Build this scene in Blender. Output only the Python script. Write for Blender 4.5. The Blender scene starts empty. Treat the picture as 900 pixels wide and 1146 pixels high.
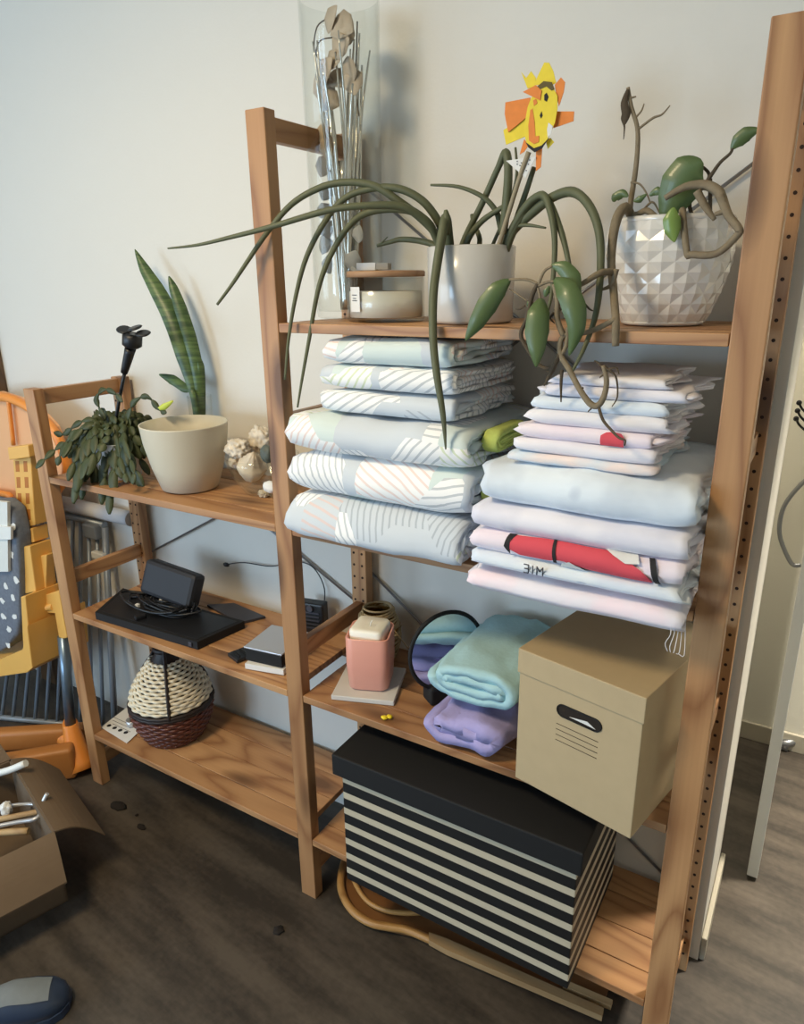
import bpy, bmesh, math, random
from mathutils import Vector, Matrix, noise
random.seed(7)
SC = bpy.context.scene
COL = SC.collection
PI = math.pi

# ------------------------------------------------------------------ camera
CAM = Vector((0.97382, -1.06993, 1.49489))
CR = Vector((0.85506165, 0.51836135, -0.01307995))
CU = Vector((-0.15089042, 0.27287611, 0.95014247))
CF = Vector((-0.49608634, 0.81045674, -0.31154166))
FPX = 787.32
cd = bpy.data.cameras.new('camera')
cd.sensor_fit = 'VERTICAL'
cd.sensor_height = 36.0
cd.lens = FPX / 1146 * 36.0
cd.clip_start = 0.02
co = bpy.data.objects.new('camera', cd)
COL.objects.link(co)
m = Matrix.Identity(4)
for i in range(3):
    m[i][0], m[i][1], m[i][2], m[i][3] = CR[i], CU[i], -CF[i], CAM[i]
co.matrix_world = m
SC.camera = co

def ray(px, py):
    return CF + CR * ((px - 450) / FPX) - CU * ((py - 573) / FPX)
def oy(px, py, Y):
    d = ray(px, py); return CAM + d * ((Y - CAM.y) / d.y)
def oz(px, py, Z):
    d = ray(px, py); return CAM + d * ((Z - CAM.z) / d.z)
def ox(px, py, X):
    d = ray(px, py); return CAM + d * ((X - CAM.x) / d.x)
def pxm(n, P):                       # size in metres of n pixels at point P
    return n * (Vector(P) - CAM).dot(CF) / FPX

# ------------------------------------------------------------------ light
SC.view_settings.view_transform = 'Standard'
SC.view_settings.look = 'None'
SC.view_settings.gamma = 1.0
SC.view_settings.use_curve_mapping = False
SC.view_settings.exposure = 0.22
w = bpy.data.worlds.new('world'); SC.world = w
w.use_nodes = True
bg = w.node_tree.nodes['Background']
bg.inputs[0].default_value = (0.62, 0.78, 1.0, 1)
bg.inputs[1].default_value = 1.0

def area(name, loc, target, sx, sy, power, col):
    l = bpy.data.lights.new(name, 'AREA'); l.shape = 'RECTANGLE'
    l.size = sx; l.size_y = sy; l.energy = power; l.color = col
    o = bpy.data.objects.new(name, l); COL.objects.link(o)
    o.location = loc
    o.rotation_euler = (Vector(target) - Vector(loc)).to_track_quat('-Z', 'Y').to_euler()
    return o
# daylight of the tall windows in the left wall
area('window_daylight', (-2.72, -2.45, 1.15), (0, -1.2, 1.05), 2.1, 1.5, 33, (0.60, 0.80, 1.0))
# window in the wall behind the viewer
area('window_daylight_rear', (-1.3, -4.1, 1.15), (-.6, 0, .95), 1.6, 1.3, 68, (0.52, 0.75, 1.0))

# ------------------------------------------------------------------ materials
def lin(c):
    def f(v):
        v /= 255.0
        return v / 12.92 if v <= .04045 else ((v + .055) / 1.055) ** 2.4
    return (f(c[0]), f(c[1]), f(c[2]), 1)
class NT:
    def __init__(s, name):
        s.m = bpy.data.materials.new(name); s.m.use_nodes = True
        s.t = s.m.node_tree; s.p = s.t.nodes['Principled BSDF']
        s.out = s.t.nodes['Material Output']
    def n(s, kind, **kw):
        nd = s.t.nodes.new(kind)
        for k, v in kw.items():
            if k.startswith('i_'):
                nd.inputs[int(k[2:])].default_value = v
            else: setattr(nd, k, v)
        return nd
    def l(s, a, b): s.t.links.new(a, b)
    def math(s, op, a, b=None, c=None):
        nd = s.t.nodes.new('ShaderNodeMath'); nd.operation = op
        for i, v in enumerate((a, b, c)):
            if v is None: continue
            if isinstance(v, (int, float)): nd.inputs[i].default_value = v
            else: s.l(v, nd.inputs[i])
        return nd.outputs[0]
    def mix(s, f, a, b):
        nd = s.t.nodes.new('ShaderNodeMix'); nd.data_type = 'RGBA'
        for i, v in ((0, f), (6, a), (7, b)):
            if isinstance(v, (int, float, tuple)): nd.inputs[i].default_value = v
            else: s.l(v, nd.inputs[i])
        return nd.outputs[2]
    def coord(s, scale=(1, 1, 1), out='Object', rot=(0, 0, 0), rnd=False):
        tc = s.n('ShaderNodeTexCoord'); mp = s.n('ShaderNodeMapping')
        mp.inputs['Scale'].default_value = scale; mp.inputs['Rotation'].default_value = rot
        src = tc.outputs[out]
        if rnd:
            oi = s.n('ShaderNodeObjectInfo'); va = s.n('ShaderNodeVectorMath', operation='ADD')
            s.l(src, va.inputs[0])
            s.l(s.math('MULTIPLY', oi.outputs['Random'], 7.0), va.inputs[1]); src = va.outputs[0]
        s.l(src, mp.inputs[0]); return mp.outputs[0]
    def noise(s, vec, scale, detail=3, rough=.5):
        nd = s.n('ShaderNodeTexNoise'); nd.inputs['Scale'].default_value = scale
        nd.inputs['Detail'].default_value = detail; nd.inputs['Roughness'].default_value = rough
        s.l(vec, nd.inputs['Vector']); return nd.outputs[0]
    def ramp(s, f, lo, hi):
        nd = s.n('ShaderNodeMapRange'); nd.inputs[1].default_value = lo; nd.inputs[2].default_value = hi
        s.l(f, nd.inputs[0]); return nd.outputs[0]
    def bump(s, h, strength=.2, dist=.01):
        nd = s.n('ShaderNodeBump'); nd.inputs['Strength'].default_value = strength
        nd.inputs['Distance'].default_value = dist
        s.l(h, nd.inputs['Height']); s.l(nd.outputs[0], s.p.inputs['Normal'])
    def base(s, c): 
        if isinstance(c, tuple): s.p.inputs['Base Color'].default_value = c
        else: s.l(c, s.p.inputs['Base Color'])
    def rough(s, r): s.p.inputs['Roughness'].default_value = r

def plain(name, c, rough=.6, metal=0, var=.0, scale=20, bump=0, trans=0, sss=0, coat=0):
    k = NT(name); k.rough(rough); k.p.inputs['Metallic'].default_value = metal
    c = lin(c)
    if var or bump:
        nz = k.noise(k.coord(), scale, 4)
        d = tuple(v * (1 - var) for v in c[:3]) + (1,)
        h = tuple(min(1, v * (1 + var * .6)) for v in c[:3]) + (1,)
        k.base(k.mix(nz, d, h))
        if bump: k.bump(nz, bump, .004)
    else: k.base(c)
    if coat: k.p.inputs['Coat Weight'].default_value = coat
    if sss:
        k.p.inputs['Subsurface Weight'].default_value = sss
        k.p.inputs['Subsurface Radius'].default_value = (.02, .015, .01)
    return k.m

def wood(name, light, dark, axis='X', ring=16, rough=.5, knots=True):
    k = NT(name); k.rough(rough)
    s = {'X': (.16, 1, 1), 'Y': (1, .16, 1), 'Z': (1, 1, .16)}[axis]
    v = k.coord(s, rnd=True)
    n1 = k.noise(v, 5.5, 2, .4)
    r = k.math('FRACT', k.math('MULTIPLY', n1, ring))
    r = k.math('ABSOLUTE', k.math('SUBTRACT', k.math('MULTIPLY', r, 2), 1))
    r = k.math('POWER', r, 2.2)
    fs = {'X': (3, 190, 190), 'Y': (190, 3, 190), 'Z': (190, 190, 3)}[axis]
    fine = k.noise(k.coord(fs, rnd=True), 1, 2)
    f = k.math('ADD', k.math('MULTIPLY', r, .72), k.math('MULTIPLY', fine, .34))
    c = k.mix(f, lin(light), lin(dark))
    big = k.noise(k.coord((1, 1, 1), rnd=True), 2.2, 2)
    c = k.mix(k.ramp(big, .35, .75), c, k.mix(.35, c, lin(dark)))
    oi = k.n('ShaderNodeObjectInfo')
    c = k.mix(k.math('MULTIPLY', oi.outputs['Random'], .28), c, lin(tuple(int(q * .8) for q in dark)))
    if knots:
        ks = {'X': (3.2, 9, 9), 'Y': (9, 3.2, 9), 'Z': (9, 9, 3.2)}[axis]
        vo = k.n('ShaderNodeTexVoronoi'); k.l(k.coord(ks, rnd=True), vo.inputs['Vector']); vo.inputs['Scale'].default_value = .9
        kn = k.ramp(vo.outputs['Distance'], .27, .12)
        c = k.mix(k.math('MULTIPLY', kn, .75), c, lin((74, 44, 24)))
    k.base(c)
    k.bump(f, .12, .002)
    return k.m

def thin_glass(name, tint=(253, 254, 253), gl=.05, extra=.03):
    k = NT(name)
    tr = k.n('ShaderNodeBsdfTransparent'); tr.inputs[0].default_value = lin(tint)
    g = k.n('ShaderNodeBsdfGlossy'); g.inputs['Roughness'].default_value = gl
    lw = k.n('ShaderNodeLayerWeight'); lw.inputs[0].default_value = .5
    mx = k.n('ShaderNodeMixShader')
    k.l(k.math('ADD', k.math('MULTIPLY', k.math('POWER', lw.outputs['Facing'], 4.0), .45), extra), mx.inputs[0]); k.l(tr.outputs[0], mx.inputs[1]); k.l(g.outputs[0], mx.inputs[2])
    k.l(mx.outputs[0], k.out.inputs[0]); return k.m

def wallpaint(name, c):
    k = NT(name); k.rough(.85)
    v = k.coord()
    n = k.noise(v, 1.3, 4); f = k.noise(v, 140, 3)
    d = lin(c); e = tuple(q * .93 for q in d[:3]) + (1,)
    k.base(k.mix(n, e, d)); k.bump(f, .18, .002); return k.m

def floor_mat():
    k = NT('floor_vinyl'); k.rough(.42)
    v = k.coord((1, 1, 1), rot=(0, 0, math.radians(6)))
    mp = k.n('ShaderNodeMapping'); mp.inputs['Scale'].default_value = (1.2, 7, 1); k.l(v, mp.inputs[0])
    a = k.noise(mp.outputs[0], 2.0, 8, .62)
    b = k.noise(v, 60, 4)
    f = k.ramp(k.math('ADD', k.math('MULTIPLY', a, .8), k.math('MULTIPLY', b, .2)), .39, .62)
    k.base(k.mix(f, lin((52, 47, 42)), lin((86, 78, 69))))
    k.bump(b, .1, .002); return k.m

M = {}
M['wall'] = wallpaint('wall_paint', (226, 222, 212))
M['hallwall'] = wallpaint('hall_paint', (214, 212, 200))
M['floor'] = floor_mat()
M['white'] = plain('white_gloss', (226, 228, 224), .35, var=.03)
M['trim'] = plain('trim_white', (172, 166, 150), .5, var=.08, scale=30)
PL, PD = (200, 154, 106), (144, 98, 62)
M['pine_x'] = wood('pine_x', PL, PD, 'X', 15)
M['pine_y'] = wood('pine_y', PL, PD, 'Y', 15)
M['pine_z'] = wood('pine_z', PL, PD, 'Z', 13, knots=True)
M['darkwood'] = wood('dark_wood', (122, 92, 60), (78, 54, 34), 'Z')
M['hole'] = plain('hole_dark', (52, 32, 20), .9)
M['steel'] = plain('steel', (150, 152, 155), .35, .9)
M['black'] = plain('black_plastic', (24, 25, 28), .42, var=.1)
M['blackmatte'] = plain('black_matte', (12, 12, 13), .75, var=.15)
M['dark_grey'] = plain('dark_grey_plastic', (58, 60, 70), .45)
M['silver'] = plain('silver_metal', (196, 198, 202), .3, .5)
M['leafdark'] = plain('leaf_dark', (64, 72, 38), .55, var=.45, scale=25)
M['sansev'] = plain('sansevieria_leaf', (90, 94, 66), .6, var=.3, scale=45)
M['hoya'] = plain('hoya_leaf', (88, 108, 64), .42, var=.2, scale=14, coat=.1)
M['hoyalight'] = plain('hoya_leaf_light', (122, 148, 74), .3, var=.25, scale=30)
M['twig'] = plain('twig_bark', (134, 120, 96), .85, var=.4, scale=70, bump=.5)
M['twigdark'] = plain('twig_dark', (84, 72, 56), .9, var=.4, scale=60, bump=.4)
M['soil'] = plain('soil', (52, 42, 32), .95, var=.5, scale=60, bump=.6)
M['ceramic'] = plain('white_ceramic', (224, 220, 212), .16, var=.02, coat=.5)
M['planter'] = plain('planter_grey_white', (200, 198, 192), .22, var=.03, coat=.3)
M['beige'] = plain('beige_pot', (203, 196, 176), .5, var=.03)
M['whitepot'] = plain('white_pot', (226, 230, 234), .4)
M['glass'] = thin_glass('thin_glass')
M['paper'] = plain('white_paper', (222, 222, 218), .8, var=.03)
M['kraft'] = plain('kraft_board', (184, 164, 128), .75, var=.06, scale=40)
M['carton'] = plain('carton_board', (108, 90, 70), .85, var=.1, scale=30)
M['wax'] = plain('wax', (246, 244, 232), .5, sss=.1)
M['pink'] = plain('pink_ceramic', (230, 164, 146), .35, var=.03, coat=.2)
M['marble'] = plain('white_stone', (206, 204, 198), .45, var=.1, scale=14)
M['mint'] = plain('mint_cloth', (168, 206, 212), .9, var=.08, scale=120, bump=.25)
M['purple'] = plain('lavender_cloth', (166, 158, 206), .9, var=.06, scale=120, bump=.2)
M['yellowpl'] = plain('yellow_plastic', (228, 176, 92), .42, var=.05)
M['orangepl'] = plain('orange_plastic', (236, 150, 66), .4, var=.08, sss=.2)
M['orangepl_shaded'] = plain('orange_plastic_shaded', (184, 122, 64), .45, var=.1)  # darker orange plastic, the shade on the chair base put into its colour
M['peachpl'] = plain('peach_plastic', (236, 178, 128), .45, var=.04)
M['bluetube'] = plain('blue_grey_tube', (112, 132, 150), .3, .6)
M['grille'] = plain('grey_metal', (150, 160, 170), .4, .3)
M['yel'] = plain('paper_yellow', (232, 208, 62), .8, var=.12, scale=90)
M['ora'] = plain('paper_orange', (226, 134, 62), .8, var=.15, scale=90)
M['redp'] = plain('print_red', (212, 78, 90), .85)
M['blk'] = plain('print_black', (32, 30, 32), .8)
M['twine'] = plain('jute_twine', (180, 160, 122), .95, var=.35, scale=90, bump=.4)
M['wick_cream'] = plain('wicker_cream', (222, 212, 188), .6, var=.15, scale=50)
M['wick_brown'] = plain('wicker_brown', (94, 44, 30), .45, var=.4, scale=50, coat=.3)
M['wick_dark'] = plain('wicker_dark', (34, 24, 22), .55)
M['shell'] = plain('shell', (214, 198, 172), .6, var=.3, scale=40, bump=.4)
M['coral'] = plain('coral', (226, 216, 198), .8, var=.5, scale=55, bump=.8)
M['stone'] = plain('dark_stone', (86, 94, 86), .6, var=.3, scale=30)
M['dried'] = plain('dried_petal', (190, 172, 150), .8, var=.2, scale=60)
M['driedgrey'] = plain('dried_leaf_grey', (160, 156, 146), .7, var=.25, scale=60)
M['silverstick'] = plain('silver_stick', (214, 212, 204), .22, .85, var=.2, scale=60)
M['rattan'] = wood('rattan', (196, 152, 92), (150, 106, 56), 'X', 8, .4, False)
M['lath'] = wood('lath_wood', (200, 172, 128), (160, 128, 88), 'X', 10, .6, False)
M['yellowbit'] = plain('yellow_bit', (240, 214, 40), .5)
M['navy'] = plain('navy_rubber', (44, 58, 82), .35, var=.2)
M['greytop'] = plain('grey_cloth', (112, 120, 124), .7, var=.2, scale=40)
M['fringe'] = plain('thread', (226, 226, 228), .9)
M['green'] = plain('lime_cloth', (190, 206, 110), .9, var=.25, scale=80)

def mirror_mat():
    k = NT('mirror_glass'); k.base((.86, .88, .88, 1)); k.p.inputs['Metallic'].default_value = 1; k.rough(.02); return k.m
M['mirror'] = mirror_mat()
def woodlid():
    return wood('lid_wood', (176, 140, 104), (138, 100, 70), 'X', 10, .6, False)
M['lid'] = woodlid()

def cloth_plain(name, c, tint=None, spots=0, stripes=0):
    k = NT(name); k.rough(.92); k.p.inputs['Sheen Weight'].default_value = .2
    v = k.coord(out='UV')
    n = k.noise(v, 9, 3)
    c0 = lin(c); c1 = lin(tint or tuple(int(q * .95) for q in c))
    col = k.mix(k.ramp(n, .45, .62), c0, c1)
    if spots:
        vo = k.n('ShaderNodeTexVoronoi'); vo.inputs['Scale'].default_value = spots; k.l(v, vo.inputs['Vector'])
        f = k.ramp(vo.outputs['Distance'], .16, .10)
        col = k.mix(k.math('MULTIPLY', f, .6), col, lin((176, 190, 210)))
    if stripes:
        sx = k.n('ShaderNodeSeparateXYZ'); k.l(v, sx.inputs[0])
        f = k.math('GREATER_THAN', k.math('FRACT', k.math('MULTIPLY', sx.outputs[1], stripes)), .78)
        col = k.mix(k.math('MULTIPLY', f, .7), col, lin((140, 146, 156)))
    k.base(col)
    k.bump(k.noise(v, 420, 2), .12, .002); return k.m

def cloth_geo(name, seed, scale=7.5, warm=.3):
    """white bedding with pale grey, mint and pink triangles, some of them hatched with stripes"""
    k = NT(name); k.rough(.92); k.p.inputs['Sheen Weight'].default_value = .2
    v0 = k.coord(out='UV')
    mp = k.n('ShaderNodeMapping'); mp.inputs['Location'].default_value = (seed * 1.37, seed * .71, 0)
    k.l(v0, mp.inputs[0]); v = mp.outputs[0]
    vo = k.n('ShaderNodeTexVoronoi'); vo.distance = 'MANHATTAN'; vo.inputs['Scale'].default_value = scale
    k.l(v, vo.inputs['Vector'])
    sp = k.n('ShaderNodeSeparateColor'); k.l(vo.outputs['Color'], sp.inputs[0])
    a, b, c = sp.outputs[0], sp.outputs[1], sp.outputs[2]
    col = k.mix(k.math('GREATER_THAN', a, .55), lin((242, 243, 242)), lin((202, 210, 217)))
    col = k.mix(k.math('GREATER_THAN', a, .80), col, lin((208, 222, 220)))
    # hatch stripes with a direction of each cell
    sx = k.n('ShaderNodeSeparateXYZ'); k.l(v, sx.inputs[0])
    ang = k.math('MULTIPLY', b, 3.1)
    d = k.math('ADD', k.math('MULTIPLY', sx.outputs[0], k.math('COSINE', ang)), k.math('MULTIPLY', sx.outputs[1], k.math('SINE', ang)))
    st = k.math('GREATER_THAN', k.math('FRACT', k.math('MULTIPLY', d, 74)), .72)
    msk = k.math('MULTIPLY', st, k.math('LESS_THAN', a, .62))
    scol = k.mix(k.math('GREATER_THAN', c, .62), lin((150, 160, 170)), lin((224, 190, 178)))
    scol = k.mix(k.math('GREATER_THAN', c, .86), scol, lin((190, 206, 150)))
    col = k.mix(k.math('MULTIPLY', msk, .6), col, scol)
    k.base(col)
    k.bump(k.noise(v, 300, 2), .12, .002); return k.m
# ------------------------------------------------------------------ builders
ORG = {}
class B:
    """collects shapes in world coordinates"""
    def __init__(s): s.bm = bmesh.new(); s.uv = None
    def v(s, *p): return s.bm.verts.new(p[0] if len(p) == 1 else p)
    def f(s, vs, smooth=False):
        try:
            fc = s.bm.faces.new(vs); fc.smooth = smooth; return fc
        except ValueError: return None
    def box(s, c, size, mat=None, bev=0):
        r = bmesh.ops.create_cube(s.bm, size=1)
        vs = r['verts']
        M4 = Matrix.Translation(Vector(c)) @ (mat.to_4x4() if mat else Matrix.Identity(4)) @ Matrix.Diagonal((size[0], size[1], size[2], 1))
        for q in vs: q.co = M4 @ q.co
        if bev:
            es = list({e for q in vs for e in q.link_edges})
            bmesh.ops.bevel(s.bm, geom=es, offset=bev, segments=2, profile=.5, affect='EDGES')
        return s
    def lathe(s, prof, c, seg=32, smooth=True, rfun=None, sx=1, sy=1, closed=False, mat=None):
        rows = []
        for j, (r, z) in enumerate(prof):
            row = []
            for i in range(seg):
                a = 2 * PI * i / seg
                rr = r + (rfun(a, z, r) if rfun else 0)
                p = Vector((rr * math.cos(a) * sx, rr * math.sin(a) * sy, z))
                if mat: p = mat @ p
                row.append(s.v(Vector(c) + p))
            rows.append(row)
        for j in range(len(rows) - 1):
            for i in range(seg):
                k = (i + 1) % seg
                s.f([rows[j][i], rows[j][k], rows[j + 1][k], rows[j + 1][i]], smooth)
        if closed:
            for i in range(seg):
                k = (i + 1) % seg
                s.f([rows[-1][i], rows[-1][k], rows[0][k], rows[0][i]], smooth)
        else:
            s.f(list(reversed(rows[0]))); s.f(rows[-1])
        return s
    def tube(s, pts, rad, seg=8, sub=4, flat=1.0, wob=0, ends=True):
        pts = [Vector(p) for p in pts]
        if isinstance(rad, (int, float)): rad = [rad] * len(pts)
        P, R_ = spline(pts, rad, sub) if sub > 1 else (pts, rad)
        prev = None; rows = []
        for i, p in enumerate(P):
            t = (P[min(i + 1, len(P) - 1)] - P[max(i - 1, 0)])
            if t.length < 1e-9: t = Vector((0, 0, 1))
            t.normalize()
            if prev is None:
                up = Vector((0, 0, 1)) if abs(t.z) < .9 else Vector((1, 0, 0))
                n = t.cross(up).normalized()
            else:
                n = (prev - t * prev.dot(t))
                n = n.normalized() if n.length > 1e-6 else t.orthogonal().normalized()
            prev = n; b = t.cross(n)
            r = max(R_[i], 1e-4)
            if wob: r *= 1 + wob * (noise.noise(p * 60) )
            rows.append([s.v(p + n * (r * math.cos(2 * PI * k / seg)) + b * (r * flat * math.sin(2 * PI * k / seg))) for k in range(seg)])
        for j in range(len(rows) - 1):
            for i in range(seg):
                k = (i + 1) % seg
                s.f([rows[j][i], rows[j][k], rows[j + 1][k], rows[j + 1][i]], True)
        if ends:
            s.f(list(reversed(rows[0]))); s.f(rows[-1])
        return s
    def ring(s, c, R, r, seg=24, ts=8, mat=None, sx=1, sy=1, wave=None):
        rows = []
        for i in range(seg):
            a = 2 * PI * i / seg
            row = []
            for k in range(ts):
                b = 2 * PI * k / ts
                rr = R + (wave(a) if wave else 0) + r * math.cos(b)
                p = Vector((rr * math.cos(a) * sx, rr * math.sin(a) * sy, r * math.sin(b)))
                if mat: p = mat @ p
                row.append(s.v(Vector(c) + p))
            rows.append(row)
        for i in range(seg):
            for k in range(ts):
                s.f([rows[i][k], rows[(i + 1) % seg][k], rows[(i + 1) % seg][(k + 1) % ts], rows[i][(k + 1) % ts]], True)
        return s
    def prism(s, poly, ext, smooth=False):
        """polygon (3-D points) pushed along ext"""
        e = Vector(ext); a = [s.v(Vector(p)) for p in poly]; b = [s.v(Vector(p) + e) for p in poly]
        s.f(list(reversed(a))); s.f(b)
        n = len(a)
        for i in range(n): s.f([a[i], a[(i + 1) % n], b[(i + 1) % n], b[i]], smooth)
        return s
    def leaf(s, pts, hw, sub=4, cup=.25, thick=.0012, face=None):
        """leaf blade along pts with half widths hw, broad side to the direction face"""
        P, W = spline([Vector(p) for p in pts], hw, sub)
        rows = []
        for i, p in enumerate(P):
            t = (P[min(i + 1, len(P) - 1)] - P[max(i - 1, 0)]).normalized()
            vd = Vector(face) if face else (CAM - p).normalized()
            side = t.cross(vd)
            side = side.normalized() if side.length > 1e-6 else t.orthogonal().normalized()
            nrm = side.cross(t).normalized(); w_ = max(W[i], .0004)
            rows.append([s.v(p - side * w_ + nrm * (w_ * cup)), s.v(p), s.v(p + side * w_ + nrm * (w_ * cup)),
                         s.v(p + side * w_ + nrm * (w_ * cup - thick)), s.v(p - nrm * thick), s.v(p - side * w_ + nrm * (w_ * cup - thick))])
        for j in range(len(rows) - 1):
            for i in range(6):
                k = (i + 1) % 6
                s.f([rows[j][i], rows[j][k], rows[j + 1][k], rows[j + 1][i]], True)
        s.f(list(reversed(rows[0]))); s.f(rows[-1])
        return s
    def blob(s, c, r, sub=3, amp=.1, fr=3.0, sc=(1, 1, 1), seed=0):
        g = bmesh.ops.create_icosphere(s.bm, subdivisions=sub, radius=1)
        for q in g['verts']:
            d = q.co.copy()
            k = 1 + amp * noise.noise(d * fr + Vector((seed, seed * 2.1, 0)))
            q.co = Vector((c[0] + d.x * k * r * sc[0], c[1] + d.y * k * r * sc[1], c[2] + d.z * k * r * sc[2]))
            for fc in q.link_faces: fc.smooth = True
        return s

def spline(pts, rad, sub):
    n = len(pts); P = []; R_ = []
    for i in range(n - 1):
        p0, p1, p2, p3 = pts[max(i - 1, 0)], pts[i], pts[i + 1], pts[min(i + 2, n - 1)]
        for k in range(sub):
            t = k / sub
            P.append(.5 * ((2 * p1) + (p2 - p0) * t + (2 * p0 - 5 * p1 + 4 * p2 - p3) * t * t + (3 * p1 - p0 - 3 * p2 + p3) * t ** 3))
            R_.append(rad[i] * (1 - t) + rad[i + 1] * t)
    P.append(pts[-1]); R_.append(rad[-1]); return P, R_

def tag(o, label=None, cat=None, group=None, kind=None):
    for k, v in (('label', label), ('category', cat), ('group', group), ('kind', kind)):
        if v: o[k] = v
    return o
def mk(name, b, mat, parent=None, label=None, cat=None, group=None, kind=None, origin=None, normals=True):
    bm = b.bm
    if normals: bmesh.ops.recalc_face_normals(bm, faces=bm.faces)
    if parent is not None: off = ORG[parent.name]
    elif origin is not None: off = Vector(origin)
    else:
        xs = [q.co for q in bm.verts]
        off = Vector(((min(q.x for q in xs) + max(q.x for q in xs)) / 2, (min(q.y for q in xs) + max(q.y for q in xs)) / 2, min(q.z for q in xs)))
    for q in bm.verts: q.co -= off
    me = bpy.data.meshes.new(name); bm.to_mesh(me); bm.free()
    me.materials.append(M[mat] if isinstance(mat, str) else mat)
    o = bpy.data.objects.new(name, me); COL.objects.link(o)
    if parent is not None: o.parent = parent
    else: o.location = off
    ORG[o.name] = off.copy()
    return tag(o, label, cat, group, kind)
def thing(name, loc, label, cat, group=None):
    o = bpy.data.objects.new(name, None); COL.objects.link(o); o.location = loc
    o.empty_display_size = .05
    ORG[o.name] = Vector(loc); return tag(o, label, cat, group)
def struct(name, b, mat, parent=None): return mk(name, b, mat, parent, kind='structure' if parent is None else None)
def bx(c, size, **k): return B().box(c, size, **k)
def lohi(lo, hi, **k):
    return B().box([(a + b) / 2 for a, b in zip(lo, hi)], [b - a for a, b in zip(lo, hi)], **k)
def rz(deg): return Matrix.Rotation(math.radians(deg), 3, 'Z')

# ------------------------------------------------------------------ the setting
WY = .315          # face of the wall behind the shelves
HX = .908          # its outer corner, where the hall begins
FY = 1.28          # far wall of the hall
struct('floor', lohi((-2.7, -4.1, -.05), (2.7, FY + .1, 0)), 'floor')
struct('ceiling', lohi((-2.7, -4.1, 2.55), (2.7, FY + .1, 2.65)), 'wall')
struct('wall_back', lohi((-2.7, WY, 0), (HX, WY + .30, 2.55)), 'wall')
struct('wall_hall', lohi((-.9, WY + .30, 0), (-.8, FY, 2.55)), 'hallwall')
struct('wall_far', lohi((-.9, FY, 0), (2.7, FY + .1, 2.55)), 'hallwall')
struct('wall_right', lohi((2.6, -4.0, 0), (2.7, FY, 2.55)), 'wall')
b = B()                                            # left wall with its window opening
for lo, hi in (((-2.7, -4.0, 0), (-2.6, WY, .4)), ((-2.7, -4.0, 1.9), (-2.6, WY, 2.55)), ((-2.7, -4.0, .4), (-2.6, -3.5, 1.9)), ((-2.7, -1.4, .4), (-2.6, WY, 1.9))):
    b.box([(p + q) / 2 for p, q in zip(lo, hi)], [q - p for p, q in zip(lo, hi)])
struct('wall_left', b, 'wall')
b = B()
for lo, hi in (((-2.7, -4.1, 0), (2.7, -4.0, .5)), ((-2.7, -4.1, 1.8), (2.7, -4.0, 2.55)), ((-2.7, -4.1, .5), (-2.1, -4.0, 1.8)), ((-.5, -4.1, .5), (2.7, -4.0, 1.8))):
    b.box([(p + q) / 2 for p, q in zip(lo, hi)], [q - p for p, q in zip(lo, hi)])
struct('wall_front', b, 'wall')
b = B()
for y in (-3.47, -2.45, -1.43): b.box((-2.65, y, 1.15), (.06, .06, 1.5))
for z in (.43, 1.87): b.box((-2.65, -2.45, z), (.06, 2.1, .06))
win = struct('window_1', b, 'white')
b = B()
for x in (-2.07, -1.3, -.53): b.box((x, -4.05, 1.15), (.06, .06, 1.3))
for z in (.53, 1.77): b.box((-1.3, -4.05, z), (1.6, .06, .06))
struct('window_2', b, 'white')
struct('baseboard_hall', lohi((HX + .001, WY + .004, .0), (HX + .013, WY + .298, .065), bev=.003), 'trim')
struct('baseboard_far', lohi((-.8, FY - .013, .0), (2.6, FY - .001, .065), bev=.003), 'trim')
struct('trim_1', lohi((-1.56, WY - .03, .0), (-1.468, WY - .001, 2.1), bev=.004), 'darkwood')

# hall door standing open, seen on its edge
dr = struct('door_1', lohi((.975, .625, .012), (1.0, FY - .02, 2.02), bev=.002), 'white')
b = B()
zc = (oy(880, 580, .7).z)
b.tube([(.974, .68, zc + .1), (.955, .68, zc + .1), (.925, .68, zc + .045), (.918, .68, zc), (.925, .68, zc - .045), (.955, .68, zc - .1), (.974, .68, zc - .1)], .005, 8, 4)
mk('door_handle', b, 'steel', dr)
for i in range(3):
    z0 = 1.225 - i * .016
    y0 = .70 - i * .01
    hb = B().tube([(.974, y0, z0 - .02), (.945, y0, z0 - .022), (.925, y0, z0 - .008), (.918, y0, z0 + .004)], .0025, 8, 4)
    hb.blob((.917, y0, z0 + .005), .006, 2, 0)
    mk('coat_hook', hb, 'blackmatte', dr)
b = B().tube([oz(871, 829, .02), oz(880, 832, .03), oz(893, 828, .035)], [.012, .014, .012], 10, 3)
b.box(oz(873, 833, .008), (.05, .04, .016), bev=.003)
mk('door_stop', b, 'steel', label='chrome door stop on the hall floor beside the open white door', cat='door stop')

# added ceiling lamp, warm fill for the upper wall; no such fixture is seen
lamp = thing('ceiling_fill_lamp', (-.2, -1.25, 2.55), 'round white fill lamp added above the room', 'lamp')
mk('fill_lamp_base', B().lathe([(.10, 2.53), (.10, 2.55)], (-.2, -1.25, 0), 24), 'white', lamp)
k = NT('fill_lamp_glow'); k.base((.9, .85, .75, 1)); k.p.inputs['Emission Color'].default_value = (1, .86, .66, 1); k.p.inputs['Emission Strength'].default_value = 3
mk('fill_lamp_shade', B().lathe([(.02, 2.44), (.12, 2.45), (.17, 2.49), (.18, 2.53)], (-.2, -1.25, 0), 32), k.m, lamp)
ll = bpy.data.lights.new('warm_fill_light', 'AREA'); ll.shape = 'DISK'; ll.size = .5; ll.energy = 31; ll.color = (1, .78, .48)
lo_ = bpy.data.objects.new('warm_fill_light', ll); COL.objects.link(lo_); lo_.location = (-.2, -1.25, 2.43)
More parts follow.
